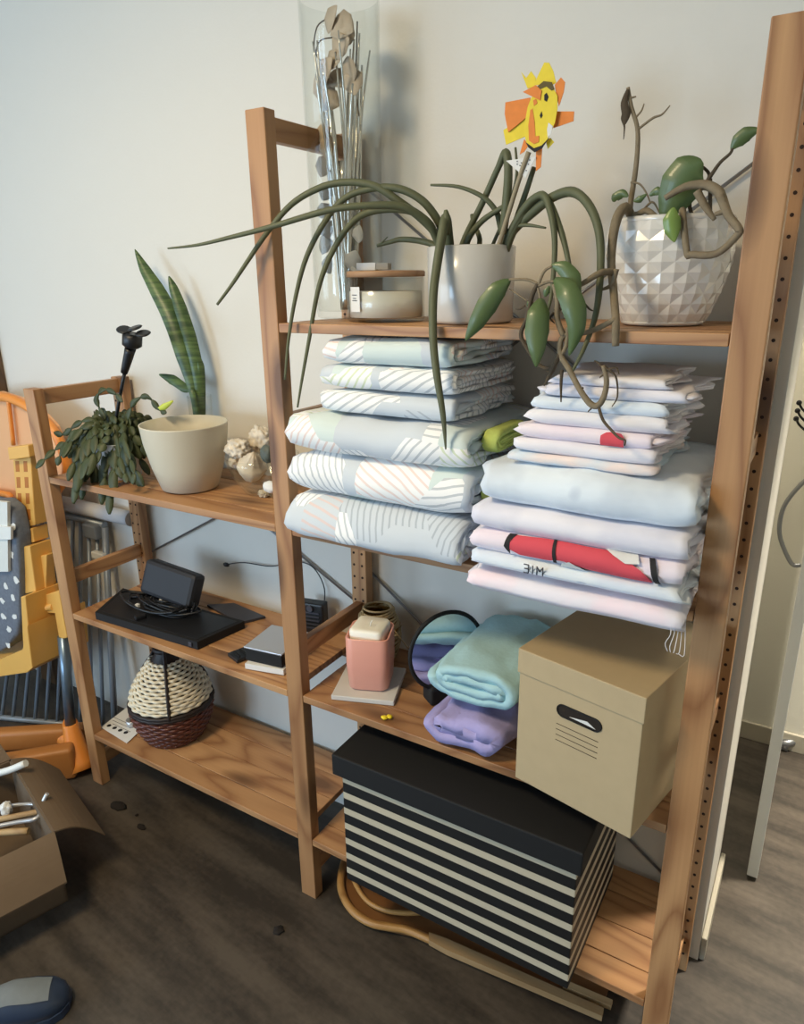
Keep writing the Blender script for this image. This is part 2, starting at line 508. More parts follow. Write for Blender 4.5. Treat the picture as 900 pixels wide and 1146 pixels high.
lamp2 = thing('hall_fill_lamp', (1.5, .85, 2.55), 'small round fill lamp added on the hall ceiling before the open door', 'lamp')  # unseen lamp added to brighten the hall floor
mk('fill_lamp_shade', B().lathe([(.02, 2.46), (.10, 2.47), (.13, 2.55)], (1.5, .85, 0), 24), k.m, lamp2)
l2 = bpy.data.lights.new('hall_fill_light', 'AREA'); l2.shape = 'DISK'; l2.size = .25; l2.energy = 18; l2.spread = math.radians(66); l2.color = (1, .9, .74)
l2o = bpy.data.objects.new('hall_fill_light', l2); COL.objects.link(l2o); l2o.location = (1.5, .85, 2.45)

lamp3 = thing('hall_fill_lamp', (.55, .95, 2.55), 'small round fill lamp added on the hall ceiling behind the wall', 'lamp')  # second unseen lamp, added to lighten the far wall beside the door
mk('fill_lamp_shade', B().lathe([(.02, 2.46), (.10, 2.47), (.13, 2.55)], (.55, .95, 0), 24), k.m, lamp3)
l3 = bpy.data.lights.new('hall_fill_light_rear', 'AREA'); l3.shape = 'DISK'; l3.size = .25; l3.energy = 15; l3.color = (1, .9, .74)
l3o = bpy.data.objects.new('hall_fill_light_rear', l3); COL.objects.link(l3o); l3o.location = (.55, .95, 2.45)

# ------------------------------------------------------------------ the shelving unit
XL, XM, XR, PW, PD_, DP = -.845, 0.0, .845, .045, .030, .30
S1, S2, S3, S4 = 1.422, 1.0055, .5985, .189
unit = thing('shelving_unit', (0.02, .15, 0), 'tall open pine shelving unit with two bays against the white wall', 'shelf')
for X, H in ((XL, 1.24), (XM, 1.79), (XR, 1.79)):
    mk('post', lohi((X, 0, 0), (X + PW, PD_, H), bev=.002), 'pine_z', unit)
    p = mk('post', lohi((X, DP - PD_, 0), (X + PW, DP, H), bev=.002), 'pine_z', unit)
    b = B(); n = int((H - .08) / .032)
    for i in range(n):
        z = .05 + i * .032
        for c, rot in (((X + .010, DP - PD_ - .0004, z), Matrix.Rotation(PI / 2, 3, 'X')), ((X + .034, DP - PD_ - .0004, z), Matrix.Rotation(PI / 2, 3, 'X'))):
            b.lathe([(.0032, -.0006), (.0032, .0006)], c, 8, mat=rot)
    mk('peg_hole', b, 'hole', p, kind='stuff')
    xr = X + PW / 2
    zs = {1.24: [(1.196, 1.236), (.678, .718), (.06, .10)], 1.79: [(1.742, 1.782), (1.20, 1.24), (.678, .718), (.06, .10)]}[H]
    for z0, z1 in zs:
        mk('rung', lohi((xr - .010, PD_ - .001, z0), (xr + .010, DP - PD_ + .001, z1), bev=.0015), 'pine_y', unit)

def shelf(x0, x1, z):
    # batten under the boards that carries the planks
    s = mk('shelf', lohi((x0 + .002, .235, z - .030), (x1 - .002, .262, z - .0182)), 'pine_x', unit)
    ys = [0.0, .062, .142, .222, .300]
    for i in range(4):
        mk('plank', lohi((x0 + .001, ys[i] + .0009, z - .018), (x1 - .001, ys[i + 1] - .0009, z + (0 if i % 2 else -.0004)), bev=.0012), 'pine_x', s)
for z in (S2, S3, S4): shelf(XL + PW, XM, z)
for z in (S1, S2, S3, S4): shelf(XM + PW, XR, z)

def brace(x0, x1, za, zb):
    b = B(); y = DP + .004
    b.tube([(x0, y, za), (x1, y, zb)], .0032, 8, 1); b.tube([(x0, y + .003, zb), (x1, y + .003, za)], .0032, 8, 1)
    mk('cross_brace', b, 'steel', unit)
brace(XL + .02, XM + .02, .675, 1.13)
brace(XM + .02, XR + .02, 1.085, 1.71)
brace(XM + .02, XR + .02, .17, .80)

# ------------------------------------------------------------------ folded bedding
def folded(name, x0, x1, yf, yb, z0, z1, n, mat, seed, label, group, amp=.004, endamp=.012, sag=0, tilt=0, slump=0, prints=None, xs=26):
    """n nested layers folded over at the front"""
    h = z1 - z0; zc = (z0 + z1) / 2; t = h / (2 * n)
    b = B(); uvl = b.bm.loops.layers.uv.new('UVMap')
    def S(u, s, layer, off):
        """u 0..1 along x, s 0..1 along the section from top back round the front to bottom back"""
        r0 = h / 2 - (layer + .5) * t
        run = (yb - yf) - h / 2 - layer * .004
        L = 2 * run + PI * r0
        d = s * L
        r = r0 + off
        if d < run: y, z, sl = yf + h / 2 + run - d, r, 0
        elif d < run + PI * r0:
            a = (d - run) / max(r0, 1e-5); y, z, sl = yf + h / 2 - (h / 2 - (layer + .5) * t + off) * math.sin(a) , r * math.cos(a), 0
        else: y, z = yf + h / 2 + (d - run - PI * r0), -r
        uu = 2 * u - 1
        puff = 1 - .22 * abs(uu) ** 8
        x = x0 + (x1 - x0) * u
        nz = noise.noise(Vector((x * 14, y * 9, seed * 3.1 + z * 6)))
        n2 = noise.noise(Vector((x * 30, y * 34, seed * 5.7 + z * 30)))
        z = z * puff + (nz * amp + n2 * amp * .45) * (1 if z > -h * .3 else .3)
        y += noise.noise(Vector((x * 9, z * 20, seed * 1.9))) * amp * 1.3
        e = max(0, abs(uu) - .75) / .25
        x += math.copysign(1, uu) * e * endamp * noise.noise(Vector((y * 16 + layer * 3.3, z * 60, seed + (3 if uu > 0 else 0)))) * 1.6
        zz = zc + z + tilt * (u - .5)
        if sag and y < .0: zz -= sag * min(1, (-y / .05)) ** 1.5
        zz -= slump * max(0, (y - yf)) 
        return Vector((x, y, zz)), d
    ns = 34
    for ly in range(n):
        rows = {}
        for side, off in ((0, t * .46), (1, -t * .46)):
            g = []
            for i in range(xs + 1):
                col = []
                for j in range(ns + 1):
                    p, d = S(i / xs, j / ns, ly, off)
                    col.append((b.v(p), (x0 + (x1 - x0) * i / xs, d)))
                g.append(col)
            rows[side] = g
        def q(a, bb, c, d_):
            f = b.f([a[0], bb[0], c[0], d_[0]], True)
            if f:
                for lp, uvv in zip(f.loops, (a[1], bb[1], c[1], d_[1])): lp[uvl].uv = uvv
        o_, i_ = rows[0], rows[1]
        for i in range(xs):
            for j in range(ns):
                q(o_[i][j], o_[i + 1][j], o_[i + 1][j + 1], o_[i][j + 1]); q(i_[i][j + 1], i_[i + 1][j + 1], i_[i + 1][j], i_[i][j])
        for j in range(ns):
            q(o_[0][j], o_[0][j + 1], i_[0][j + 1], i_[0][j]); q(o_[xs][j + 1], o_[xs][j], i_[xs][j], i_[xs][j + 1])
        for i in range(xs):
            q(o_[i + 1][0], o_[i][0], i_[i][0], i_[i + 1][0]); q(o_[i][ns], o_[i + 1][ns], i_[i + 1][ns], i_[i][ns])
    o = mk(name, b, mat, None, label, 'bedding', group)
    r0 = h / 2 - .5 * t; run = (yb - yf) - h / 2; L = 2 * run + PI * r0
    for pi_, (pname, pmat, poly) in enumerate(prints or []):
        # poly in (u, a): a 0..1 over the front half circle from top to bottom
        pb = B()
        us = [p[0] for p in poly]; as_ = [p[1] for p in poly]
        N = 28; K = 14
        lo = min(us); hi = max(us)
        def span(u):
            ys = []
            for k_ in range(len(poly)):
                (ua, aa), (ub, ab) = poly[k_], poly[(k_ + 1) % len(poly)]
                if (ua - u) * (ub - u) <= 0 and ua != ub: ys.append(aa + (ab - aa) * (u - ua) / (ub - ua))
            return (min(ys), max(ys)) if ys else (as_[0], as_[0])
        g = []
        for i in range(N + 1):
            u = lo + (hi - lo) * (.002 + .996 * i / N); a0, a1 = span(u)
            g.append([pb.v(S(u, (run + (a0 + (a1 - a0) * j / K) * PI * r0) / L, 0, t * .46 + .0014 + .0005 * pi_)[0]) for j in range(K + 1)])
        for i in range(N):
            for j in range(K): pb.f([g[i][j], g[i + 1][j], g[i + 1][j + 1], g[i][j + 1]], True)
        mk(pname, pb, pmat, o, normals=False)
    return o

GL = 'folded bedding in the stack of grey-patterned linen'
left = [  # x0 x1 yf yb z0 z1 layers seed amp label
    (.066, .458, -.042, .255, 1.007, 1.092, 3, 1, .005, 'puffy white quilt with grey triangles at the bottom of the left linen stack', .024),
    (.074, .466, -.026, .265, 1.094, 1.178, 3, 2, .006, 'thick white quilt with pink hatched triangles, second from the bottom of the left stack', 0),
    (.068, .462, -.030, .270, 1.180, 1.256, 3, 3, .006, 'white quilt with broad grey bands below the thin covers of the left stack', 0),
    (.140, .430, -.005, .255, 1.258, 1.302, 2, 4, .004, 'folded cover with pink and grey hatching, third from the top of the left stack', 0),
    (.142, .430, -.002, .250, 1.304, 1.348, 2, 5, .004, 'folded white cover with grey hatch marks, second from the top of the left stack', 0),
    (.148, .425, .000, .245, 1.350, 1.398, 2, 6, .004, 'folded white cover with dark grey lines at the top of the left stack', 0),
]
for (x0, x1, yf, yb, z0, z1, n, sd, am, lab, sg) in left:
    mt = cloth_geo('linen_%d' % sd, sd, 7.0 if sd <= 3 else 9.5)
    folded('folded_quilt' if sd <= 3 else 'folded_cover', x0, x1, yf, yb, z0, z1, n, mt, sd, lab, GL, am, .012, sg, 0)
# lime cloths tucked at the side of the left stack
for px, py, Y, nm in ((533, 489, .06, 'upper'), (535, 545, .06, 'lower')):
    p = oy(px, py, Y); 
    folded('lime_cloth', .466, .4965, p.y - .035, p.y + .09, p.z - .020, p.z + .020, 3, 'green', px, 'folded lime green cloth tucked between the quilts, the %s of two' % nm, 'lime cloths in the linen stack', .002, .004, xs=8)

GR = 'folded bedding in the white stack beside the right post'
pal = {
 1: cloth_plain('sheet_white_lilac', (232, 228, 236), (240, 222, 230)),
 2: cloth_plain('sheet_white_blue', (226, 234, 240), (214, 224, 236), 16),
 3: cloth_plain('sheet_white_pink', (236, 226, 232), (232, 220, 230)),
 4: cloth_plain('sheet_white_lav', (232, 230, 238), (218, 218, 230)),
 5: cloth_plain('sheet_pale_blue', (226, 236, 244), (210, 220, 230), 9),
 6: cloth_plain('sheet_blue_edge', (200, 222, 236), (236, 220, 214)),
 7: cloth_plain('sheet_soft_white', (236, 234, 238), (228, 226, 234)),
}
red = [('red_print', 'redp', [(.20, .10), (.34, .08), (.70, .06), (.85, .5), (.88, .92), (.62, .86), (.55, .70), (.47, .62), (.40, .72), (.26, .70), (.19, .5)]),
       ('black_outline', 'blk', [(.185, .5), (.20, .08), (.24, .06), (.205, .5), (.215, .72)]),
       ('black_outline', 'blk', [(.85, .06), (.875, .06), (.925, .92), (.90, .94)]),
       ('black_outline', 'blk', [(.42, .08), (.435, .08), (.45, .72), (.432, .72)]),
       ('white_patch', 'paper', [(.455, .95), (.47, .70), (.51, .58), (.56, .70), (.60, .92), (.53, .98)]),
       ('white_patch', 'paper', [(.64, .02), (.80, .02), (.82, .30), (.76, .34), (.70, .22)])]
folded('folded_sheet', .497, .838, -.082, .240, 1.008, 1.040, 2, pal[1], 11, 'white lilac sheet with fringe threads at the bottom of the white stack', GR, .003, .012, .012)
folded('folded_sheet', .500, .836, -.080, .240, 1.041, 1.066, 2, pal[2], 12, 'thin pale blue speckled sheet just under the red-printed cover', GR, .003, .012, 0)
folded('folded_cover', .496, .832, -.076, .240, 1.067, 1.104, 2, pal[3], 13, 'pinkish white cover with a red print and black outlines in the white stack', GR, .0025, .012, 0, prints=red)
folded('folded_sheet', .498, .834, -.074, .245, 1.105, 1.147, 3, pal[4], 14, 'lavender white folded sheet between the red-printed cover and the puffy blanket', GR, .003, .012, 0)
folded('folded_blanket', .512, .836, -.068, .250, 1.148, 1.216, 3, pal[5], 15, 'puffy pale blue white blanket in the middle of the white stack', GR, .006, .014, 0)
thin = [(.556, .770, 6, 'thin sheet with a blue and peach edge lying on the puffy blanket'),
        (.556, .772, 7, 'thin white towel second above the puffy blanket'),
        (.556, .775, 3, 'thin white towel with a red dot in the white stack'),
        (.570, .780, 7, 'thin white towel just above the red-dotted one'),
        (.572, .775, 5, 'thin pale blue towel, third from the top of the white stack'),
        (.585, .800, 4, 'thin lilac white towel second from the top, sticking out sideways'),
        (.600, .770, 7, 'thin white towel at the very top of the white stack')]
z = 1.217
for i, (x0, x1, mi, lab) in enumerate(thin):
    h = [.016, .021, .022, .022, .020, .017, .016][i]
    pr = [('red_dot', 'redp', [(.605, .35), (.64, .18), (.69, .12), (.74, .18), (.765, .35), (.765, .8), (.605, .8)])] if i == 2 else None
    folded('folded_towel', x0, x1, -.045 + i * .006, .22 - i * .004, z, z + h, 2, pal[mi], 20 + i, lab, GR, .0022, .016, 0, prints=pr)
    z += h + .0008
b = B()
for i in range(5):
    x = .822 + i * .004; b.tube([(x, -.070 + i * .008, 1.012), (x + .004, -.078 + i * .006, .998), (x - .002 + i * .003, -.079, .982 - .003 * i), (x + .003, -.080, .970)], .0006, 5, 3)
fr = mk('thread_fringe', b, 'fringe', bpy.data.objects['folded_sheet'])
# printed letters on the sheet below the red print
b = B()
p0 = Vector((.596, -.0825, 1.050))
def stroke(x0, z0, x1, z1): b.tube([p0 + Vector((x0, 0, z0)), p0 + Vector((x1, 0, z1))], .0011, 5, 1)
for x in (0.0,): stroke(.008, 0, .008, .014); stroke(0, 0, .008, 0); stroke(.001, .007, .008, .007); stroke(0, .014, .008, .014)
stroke(.015, 0, .015, .014)
stroke(.022, 0, .022, .014); stroke(.022, .014, .027, .006); stroke(.027, .006, .032, .014); stroke(.032, .014, .032, 0)
mk('letter_print', b, 'dark_grey', bpy.data.objects['folded_sheet.001'])

# ------------------------------------------------------------------ top shelf of the tall bay
# glass cylinder vase with a dried bouquet
vc = (.076, .195)
mk('glass_vase', B().lathe([(.060, S1 + .001), (.066, S1 + .004), (.072, S1 + .05), (.076, 1.995), (.0772, 1.998), (.0735, 1.998), (.0702, S1 + .05), (.064, S1 + .016), (.02, S1 + .014)], (vc[0], vc[1], 0), 48), 'glass',
   None, 'tall clear glass cylinder vase on the top shelf behind the candle jar', 'vase')
bq = thing('dried_bouquet', (vc[0], vc[1], S1 + .016), 'silver twigs with dried beige petals standing in the tall glass vase', 'bouquet')
rnd = random.Random(3)
for i in range(30):
    a = rnd.random() * 6.28; r0 = rnd.uniform(0, .018); r1 = rnd.uniform(.03, .062); h = rnd.uniform(.28, .50)
    a2 = a + rnd.uniform(-.6, .6)
    pts = [(vc[0] + r0 * math.cos(a), vc[1] + r0 * math.sin(a), S1 + .018)]
    for t_ in (.3, .55, .75, 1):
        rr = r0 + (r1 - r0) * t_ ** 1.3; aa = a + (a2 - a) * t_
        pts.append((vc[0] + rr * math.cos(aa) + rnd.uniform(-.004, .004), vc[1] + rr * math.sin(aa) + rnd.uniform(-.004, .004), S1 + .018 + h * t_))
    w0 = rnd.uniform(.0035, .0062)
    mk('twig', B().tube(pts, [w0, w0 * .9, w0 * .75, w0 * .6, w0 * .35], 7, 4, wob=.3), 'silverstick', bq)
for px, py, r in ((372, 22, .020), (384, 30, .024), (382, 52, .02), (374, 68, .018), (366, 80, .022), (364, 98, .024), (378, 88, .018), (396, 92, .020), (392, 78, .018), (368, 112, .02), (362, 150, .016), (368, 165, .018), (364, 186, .018), (366, 214, .016), (363, 236, .014), (366, 256, .017), (365, 274, .018), (368, 296, .016), (396, 292, .018), (402, 262, .014), (400, 300, .012)):
    p = oy(px, py, vc[1] - .02 + rnd.uniform(-.012, .012))
    dx = p.x - vc[0]; dx = max(-.05, min(.05, dx)); p.x = vc[0] + dx
    a = rnd.random() * 6
    r *= 1.2
    d = Vector((math.cos(a), .2, math.sin(a))) * r
    mk('dried_leaf', B().leaf([p - d, p - d * .4, p + d * .4, p + d], [.001, r * .8, r * .85, .001], 4, .3, .001, (rnd.uniform(-.4, .6), -1, .2)), 'dried' if py < 200 else 'driedgrey', bq)
mk('silver_tube', B().tube([(vc[0] + .004, vc[1] - .012, S1 + .018), (vc[0] + .002, vc[1] - .010, S1 + .15), (vc[0] + .004, vc[1] - .008, S1 + .30)], [.013, .013, .011], 12, 4, wob=.25), 'silverstick', bq)
b = B().blob((oy(384, 34, .185)), .022, 3, .25, 2.4, (1, .8, 1.3), 5)
mk('dried_flower', b, 'dried', bq)
for pts in (((368, 20), (355, 30), (352, 55), (362, 72)), ((372, 42), (358, 46), (354, 62), (364, 70)), ((400, 24), (399, 60), (398, 95), (402, 130))):
    mk('wire', B().tube([oy(x, y, .19) for x, y in pts], .0013, 6, 5), 'twigdark', bq)

# candle jar
cc = (.217, .118)
cj = thing('candle_jar', (cc[0], cc[1], S1), 'low glass candle jar with wooden lid on the top shelf', 'candle')
R_ = .074
mk('jar', B().lathe([(R_ - .004, S1 + .001), (R_, S1 + .004), (R_, S1 + .080), (R_ - .003, S1 + .080), (R_ - .003, S1 + .008), (.01, S1 + .007)], (cc[0], cc[1], 0), 48), thin_glass('smoky_glass', (250, 250, 248), .15, .05), cj)
mk('wax', B().lathe([(R_ - .0045, S1 + .009), (R_ - .0045, S1 + .056), (.004, S1 + .055)], (cc[0], cc[1], 0), 40), 'wax', cj)
lid = mk('lid', B().lathe([(R_ - .002, S1 + .081), (R_ + .001, S1 + .082), (R_ + .001, S1 + .090), (R_ - .001, S1 + .092)], (cc[0], cc[1], 0), 48), 'lid', cj)
lb = B()
a0 = math.radians(252)
rows = []
for i in range(9):
    a = a0 + (i - 4) * .045
    rows.append([lb.v(cc[0] + (R_ + .0008) * math.cos(a), cc[1] + (R_ + .0008) * math.sin(a), S1 + zz) for zz in (.020, .064)])
for i in range(8): lb.f([rows[i][0], rows[i + 1][0], rows[i + 1][1], rows[i][1]], True)
lbl = mk('paper_label', lb, 'paper', cj)
lt = B()
for zz, w_ in ((.050, 3), (.044, 2), (.040, 3)):
    P_ = [(cc[0] + (R_ + .0014) * math.cos(a0 + q * .03), cc[1] + (R_ + .0014) * math.sin(a0 + q * .03), S1 + zz) for q in range(-w_, w_ + 1)]
    lt.tube(P_, .0007, 4, 1)
mk('label_text', lt, 'dark_grey', lbl, kind='stuff')
mb = thing('match_box', (cc[0] - .022, cc[1] - .01, S1 + .0925), 'small cream and grey box lying on the candle lid', 'box')
mk('box_sleeve', bx((cc[0] - .030, cc[1] - .014, S1 + .100), (.038, .024, .014), mat=rz(15), bev=.001), 'paper', mb)
mk('box_drawer', bx((cc[0] + .0005, cc[1] - .006, S1 + .100), (.024, .022, .012), mat=rz(15), bev=.001), 'driedgrey', mb)

# white planter with a cylindrical snake plant
pc = oy(527, 320, .125); px_, py_ = pc.x, pc.y
sp = thing('snake_plant', (px_, py_, S1), 'cylindrical snake plant with long drooping leaves in a glossy off-white planter', 'plant')
PR = .078
mk('pot', B().lathe([(PR - .006, S1 + .001), (PR - .002, S1 + .006), (PR, S1 + .128), (PR - .003, S1 + .130), (PR - .006, S1 + .128), (PR - .009, S1 + .02), (.01, S1 + .018)], (px_, py_, 0), 56), 'planter', sp)
mk('soil', B().lathe([(PR - .008, S1 + .10), (PR - .008, S1 + .116), (.005, S1 + .121)], (px_, py_, 0), 32), 'soil', sp)
def L(pix, ys, rr, mat='sansev', name='leaf', parent=None, seg=8, flat=1.0, sub=5):
    n = len(pix)
    if isinstance(ys, (int, float)): ys = [ys] * n
    if len(ys) == 2: ys = [ys[0] + (ys[1] - ys[0]) * i / (n - 1) for i in range(n)]
    pts = [oy(x, y, Y) for (x, y), Y in zip(pix, ys)]
    if isinstance(rr, (int, float)): rr = [rr] * n
    if len(rr) == 2 and n != 2: rr = [rr[0] + (rr[1] - rr[0]) * (i / (n - 1)) ** 2 for i in range(n)]
    return mk(name, B().tube(pts, rr, seg, sub, flat), mat, parent or sp)
root = [(497, 300)]
L([(500, 300), (489, 265), (472, 245), (446, 225), (419, 208), (386, 204), (356, 211), (326, 229), (300, 259), (280, 288), (260, 318), (243, 341)], (.12, -.06), (.0075, .0025))
L([(503, 300), (489, 268), (479, 249), (452, 232), (416, 230), (369, 235), (303, 254), (260, 265), (222, 274), (188, 278)], [.12, .10, .08, .05, .02, -.01, -.04, -.055, -.065, -.075], (.0075, .0016))
L([(505, 300), (497, 265), (489, 245), (472, 224), (446, 211), (416, 211), (386, 222), (363, 249), (343, 288), (331, 332), (323, 380), (319, 425)], (.13, -.035), (.0075, .0022))
L([(500, 300), (485, 259), (466, 239), (439, 234), (409, 239), (389, 255), (369, 288), (356, 325), (346, 380), (338, 425), (333, 456)], (.12, -.03), (.0072, .0018))
L([(502, 300), (489, 277), (472, 270), (449, 268), (436, 271), (422, 275)], (.12, .09), (.006, .003)); L([(424, 275), (434, 265)], (.09, .09), (.002, .0008), sub=2)
L([(505, 292), (502, 262), (499, 244), (495, 262), (489, 298), (485, 332), (485, 380), (489, 420), (496, 465), (499, 503)], [.10, .075, .05, .035, .02, .0, -.02, -.03, -.035, -.04], [.008, .008, .0085, .0085, .008, .0075, .007, .0065, .005, .0012])
L([(499, 262), (500, 246), (499, 235)], [.05, .045, .045], [.008, .0075, .003])
L([(516, 300), (518, 273), (540, 227), (558, 187), (566, 171), (569, 190), (567, 227), (563, 262)], [.12, .12, .11, .10, .095, .09, .095, .1], [.006, .006, .0058, .0055, .007, .007, .008, .007])
L([(566, 280), (560, 253), (555, 236), (540, 220), (513, 209), (482, 207)], (.13, .08), (.0055, .002))
L([(520, 290), (524, 268), (540, 247), (564, 231)], (.11, .10), (.006, .004))
L([(533, 290), (537, 268), (530, 250), (528, 240)], (.14, .15), (.005, .003))
L([(556, 300), (571, 262), (589, 231), (607, 218), (616, 236), (621, 271), (618, 324), (612, 352)], (.12, .02), (.007, .0022))
L([(560, 300), (575, 258), (598, 224), (613, 224), (629, 262), (638, 302), (640, 322)], (.12, .03), (.0068, .0022))
L([(552, 300), (571, 262), (598, 236), (620, 220), (642, 215), (660, 231), (671, 262), (672, 307), (667, 351), (655, 387), (641, 415)], (.13, -.035), (.0085, .0022))
L([(558, 290), (569, 262), (584, 252), (611, 255)], (.12, .09), (.005, .0015))
L([(553, 300), (573, 258), (587, 220), (598, 187)], (.12, .10), (.0055, .004))
L([(540, 300), (566, 240), (578, 200), (577, 165)], (.14, .14), (.0035, .002), 'sansev')

# paper flower on a stick
pf = thing('paper_flower', oy(560, 283, .105), 'hand-drawn yellow and orange paper flower with a face on a stick in the planter', 'flower')
mk('stick', B().tube([oy(553, 292, .10), oy(580, 204, .085), oy(592, 170, .082)], .0042, 8, 3), plain('stick', (150, 138, 112), .7), pf)
def F(poly, mat, name, y, th=.0012, parent=None):
    pts = [oy(540 + x / 6.43, 50 + yy / 6.43, y) for x, yy in poly]
    return mk(name, B().prism(pts, (0, th, 0)), mat, parent or pf)
F([(370, 290), (400, 220), (445, 128), (480, 130), (510, 190), (530, 275), (480, 300), (420, 290)], 'yel', 'petal', .083)
F([(278, 195), (315, 240), (350, 190), (385, 240), (375, 300), (325, 315)], 'yel', 'petal', .086)
F([(165, 415), (345, 380), (320, 520), (185, 630), (160, 500)], 'ora', 'petal', .084)
F([(150, 615), (315, 515), (320, 655), (170, 720)], 'yel', 'petal', .087)
F([(530, 480), (660, 480), (655, 550), (510, 600)], 'ora', 'petal', .086)
F([(520, 290), (565, 235), (595, 270), (585, 340), (550, 445), (530, 350)], 'ora', 'petal', .081)
F([(455, 690), (490, 670), (515, 700), (470, 750)], 'yel', 'petal', .086)
F([(385, 760), (430, 740), (420, 880), (385, 910)], 'ora', 'petal', .086); F([(300, 680), (335, 720), (300, 770), (268, 790)], 'ora', 'petal', .086)
fc = F([(350, 385), (400, 310), (455, 280), (510, 310), (540, 370), (540, 460), (522, 560), (475, 670), (420, 745), (370, 772), (325, 735), (302, 650), (305, 560), (325, 450)], 'yel', 'face', .079)
F([(345, 470), (360, 460), (375, 560), (380, 660), (408, 655), (405, 700), (370, 715), (335, 690), (330, 580)], 'ora', 'drawn_smile', .0782, .0007, fc)
F([(395, 300), (440, 262), (500, 270), (520, 320), (495, 330), (460, 300), (410, 320)], plain('brown_crayon', (96, 82, 44), .8), 'drawn_hair', .078, .0007, fc)
F([(445, 360), (462, 345), (475, 375), (462, 410), (445, 400)], 'blk', 'drawn_eye', .0782, .0007, fc)
F([(412, 510), (425, 480), (432, 510), (420, 530)], 'blk', 'drawn_nose', .0782, .0007, fc)
F([(365, 400), (385, 390), (395, 420), (370, 440)], 'ora', 'drawn_eye', .0782, .0007, fc)
F([(475, 560), (505, 585), (495, 640), (470, 670), (465, 610)], 'paper', 'drawn_mouth', .0782, .0007, fc)
F([(310, 700), (330, 740), (375, 775), (430, 745), (478, 672), (425, 725), (370, 745), (330, 715)], 'blk', 'drawn_outline', .0782, .0007, fc)
F([(290, 340), (385, 290), (425, 330), (415, 400)], 'ora', 'petal', .0775)
tri = F([(170, 835), (385, 805), (310, 960)], 'paper', 'paper_triangle', .083)
db = B()
for x, yy in ((250, 840), (280, 850), (310, 835), (340, 830), (270, 870), (300, 880), (330, 860), (290, 905), (315, 905), (250, 860)):
    db.prism([oy(540 + (x + dx) / 6.43, 50 + (yy + dy) / 6.43, .0822) for dx, dy in ((-4, -4), (4, -4), (4, 4), (-4, 4))], (0, .0006, 0))
mk('dot_print', db, 'dark_grey', tri, kind='stuff')

# hoya in the white diamond-relief pot
hp = oy(747, 300, .165); hx, hy = hp.x, hp.y
ho = thing('hoya_plant', (hx, hy, S1), 'leggy trailing hoya with bare woody stems in a white diamond-patterned pot', 'plant')
pb = B(); NC, NR = 15, 10
def pr_(t_): return .064 + .031 * math.sin(min(1, t_ * 1.25) * PI / 2) - .010 * max(0, t_ - .8)
def pv(i, k_, up=0):
    t_ = min(1, max(0, k_ / NR)); a = 2 * PI * i / NC
    r = pr_(t_) + up
    return Vector((hx + r * math.cos(a), hy + r * math.sin(a), S1 + .004 + .152 * t_))
lat = {}
def lv(i, k_):
    key = (round(i * 2) % (NC * 2), k_)
    if key not in lat: lat[key] = pb.v(pv(i, k_))
    return lat[key]
for k_ in range(0, NR + 1):
    for i in range(NC):
        o_ = .5 * (k_ % 2)
        l_, r_ = lv(i + o_, k_), lv(i + 1 + o_, k_)
        c = pb.v(pv(i + .5 + o_, k_, .0027 if 0 < k_ < NR else .0))
        if k_ < NR:
            t1 = lv(i + .5 + o_, k_ + 1); pb.f([l_, c, t1]); pb.f([c, r_, t1])
        if k_ > 0:
            t0 = lv(i + .5 + o_, k_ - 1); pb.f([l_, t0, c]); pb.f([c, t0, r_])
pb.lathe([(.060, S1 + .001), (.0645, S1 + .0035), (.0655, S1 + .008)], (hx, hy, 0), 30)
pb.lathe([(pr_(.98) - .001, S1 + .151), (pr_(1) + .001, S1 + .157), (pr_(1) - .002, S1 + .161), (.086, S1 + .160), (.083, S1 + .145), (.068, S1 + .03), (.01, S1 + .025)], (hx, hy, 0), 60)
mk('pot', pb, 'ceramic', ho, normals=True)
mk('soil', B().lathe([(.086, S1 + .13), (.085, S1 + .146), (.01, S1 + .150)], (hx, hy, 0), 32), 'soil', ho)
def T(pix, ys, rr, mat='twig', name='stem'): return L(pix, ys, rr, mat, name, ho, 7, 1, 5)
T([(703, 262), (706, 227), (712, 187), (714, 147), (707, 120), (703, 98)], .13, [.005, .0045, .004, .0035, .003, .0028])
T([(715, 144), (731, 132), (741, 128), (750, 118)], .13, (.002, .0008)); T([(712, 131), (718, 124), (721, 116)], .13, (.0015, .0008)); T([(704, 110), (712, 108)], .13, (.0022, .001))
T([(706, 204), (716, 206), (724, 217), (728, 228)], .12, (.0016, .001)); T([(718, 238), (730, 226), (738, 238)], .12, (.002, .001))
T([(708, 246), (700, 232), (689, 249), (684, 289), (687, 329), (689, 358), (689, 387)], [.12, .08, .05, .04, .02, -.012, -.012], [.006, .0075, .0075, .0065, .006, .006, .0055])
T([(766, 250), (764, 236), (769, 282), (775, 285), (802, 284), (825, 264), (827, 256), (815, 240), (808, 222), (803, 213), (789, 207), (767, 209), (744, 222)], [.10, .075, .065, .062, .06, .06, .06, .07, .08, .085, .09, .085, .08], [.005, .005, .005, .0052, .0052, .0052, .0055, .006, .007, .0075, .007, .0055, .004])
T([(780, 214), (790, 232), (800, 246)], .085, (.006, .003)); T([(806, 218), (812, 234), (800, 240)], .075, (.005, .003)); T([(795, 250), (795, 200)], .14, (.003, .003), 'twigdark')
T([(790, 205), (796, 196), (806, 182), (817, 172), (820, 166)], .11, [.003, .003, .0025, .0022, .002], 'twigdark')
T([(740, 250), (725, 236), (712, 240), (700, 236)], .10, (.005, .003)); T([(720, 245), (735, 248), (740, 240)], .09, (.002, .001), 'twigdark')
T([(778, 250), (772, 228), (783, 215), (794, 197), (787, 187)], .12, (.003, .002), 'twigdark')
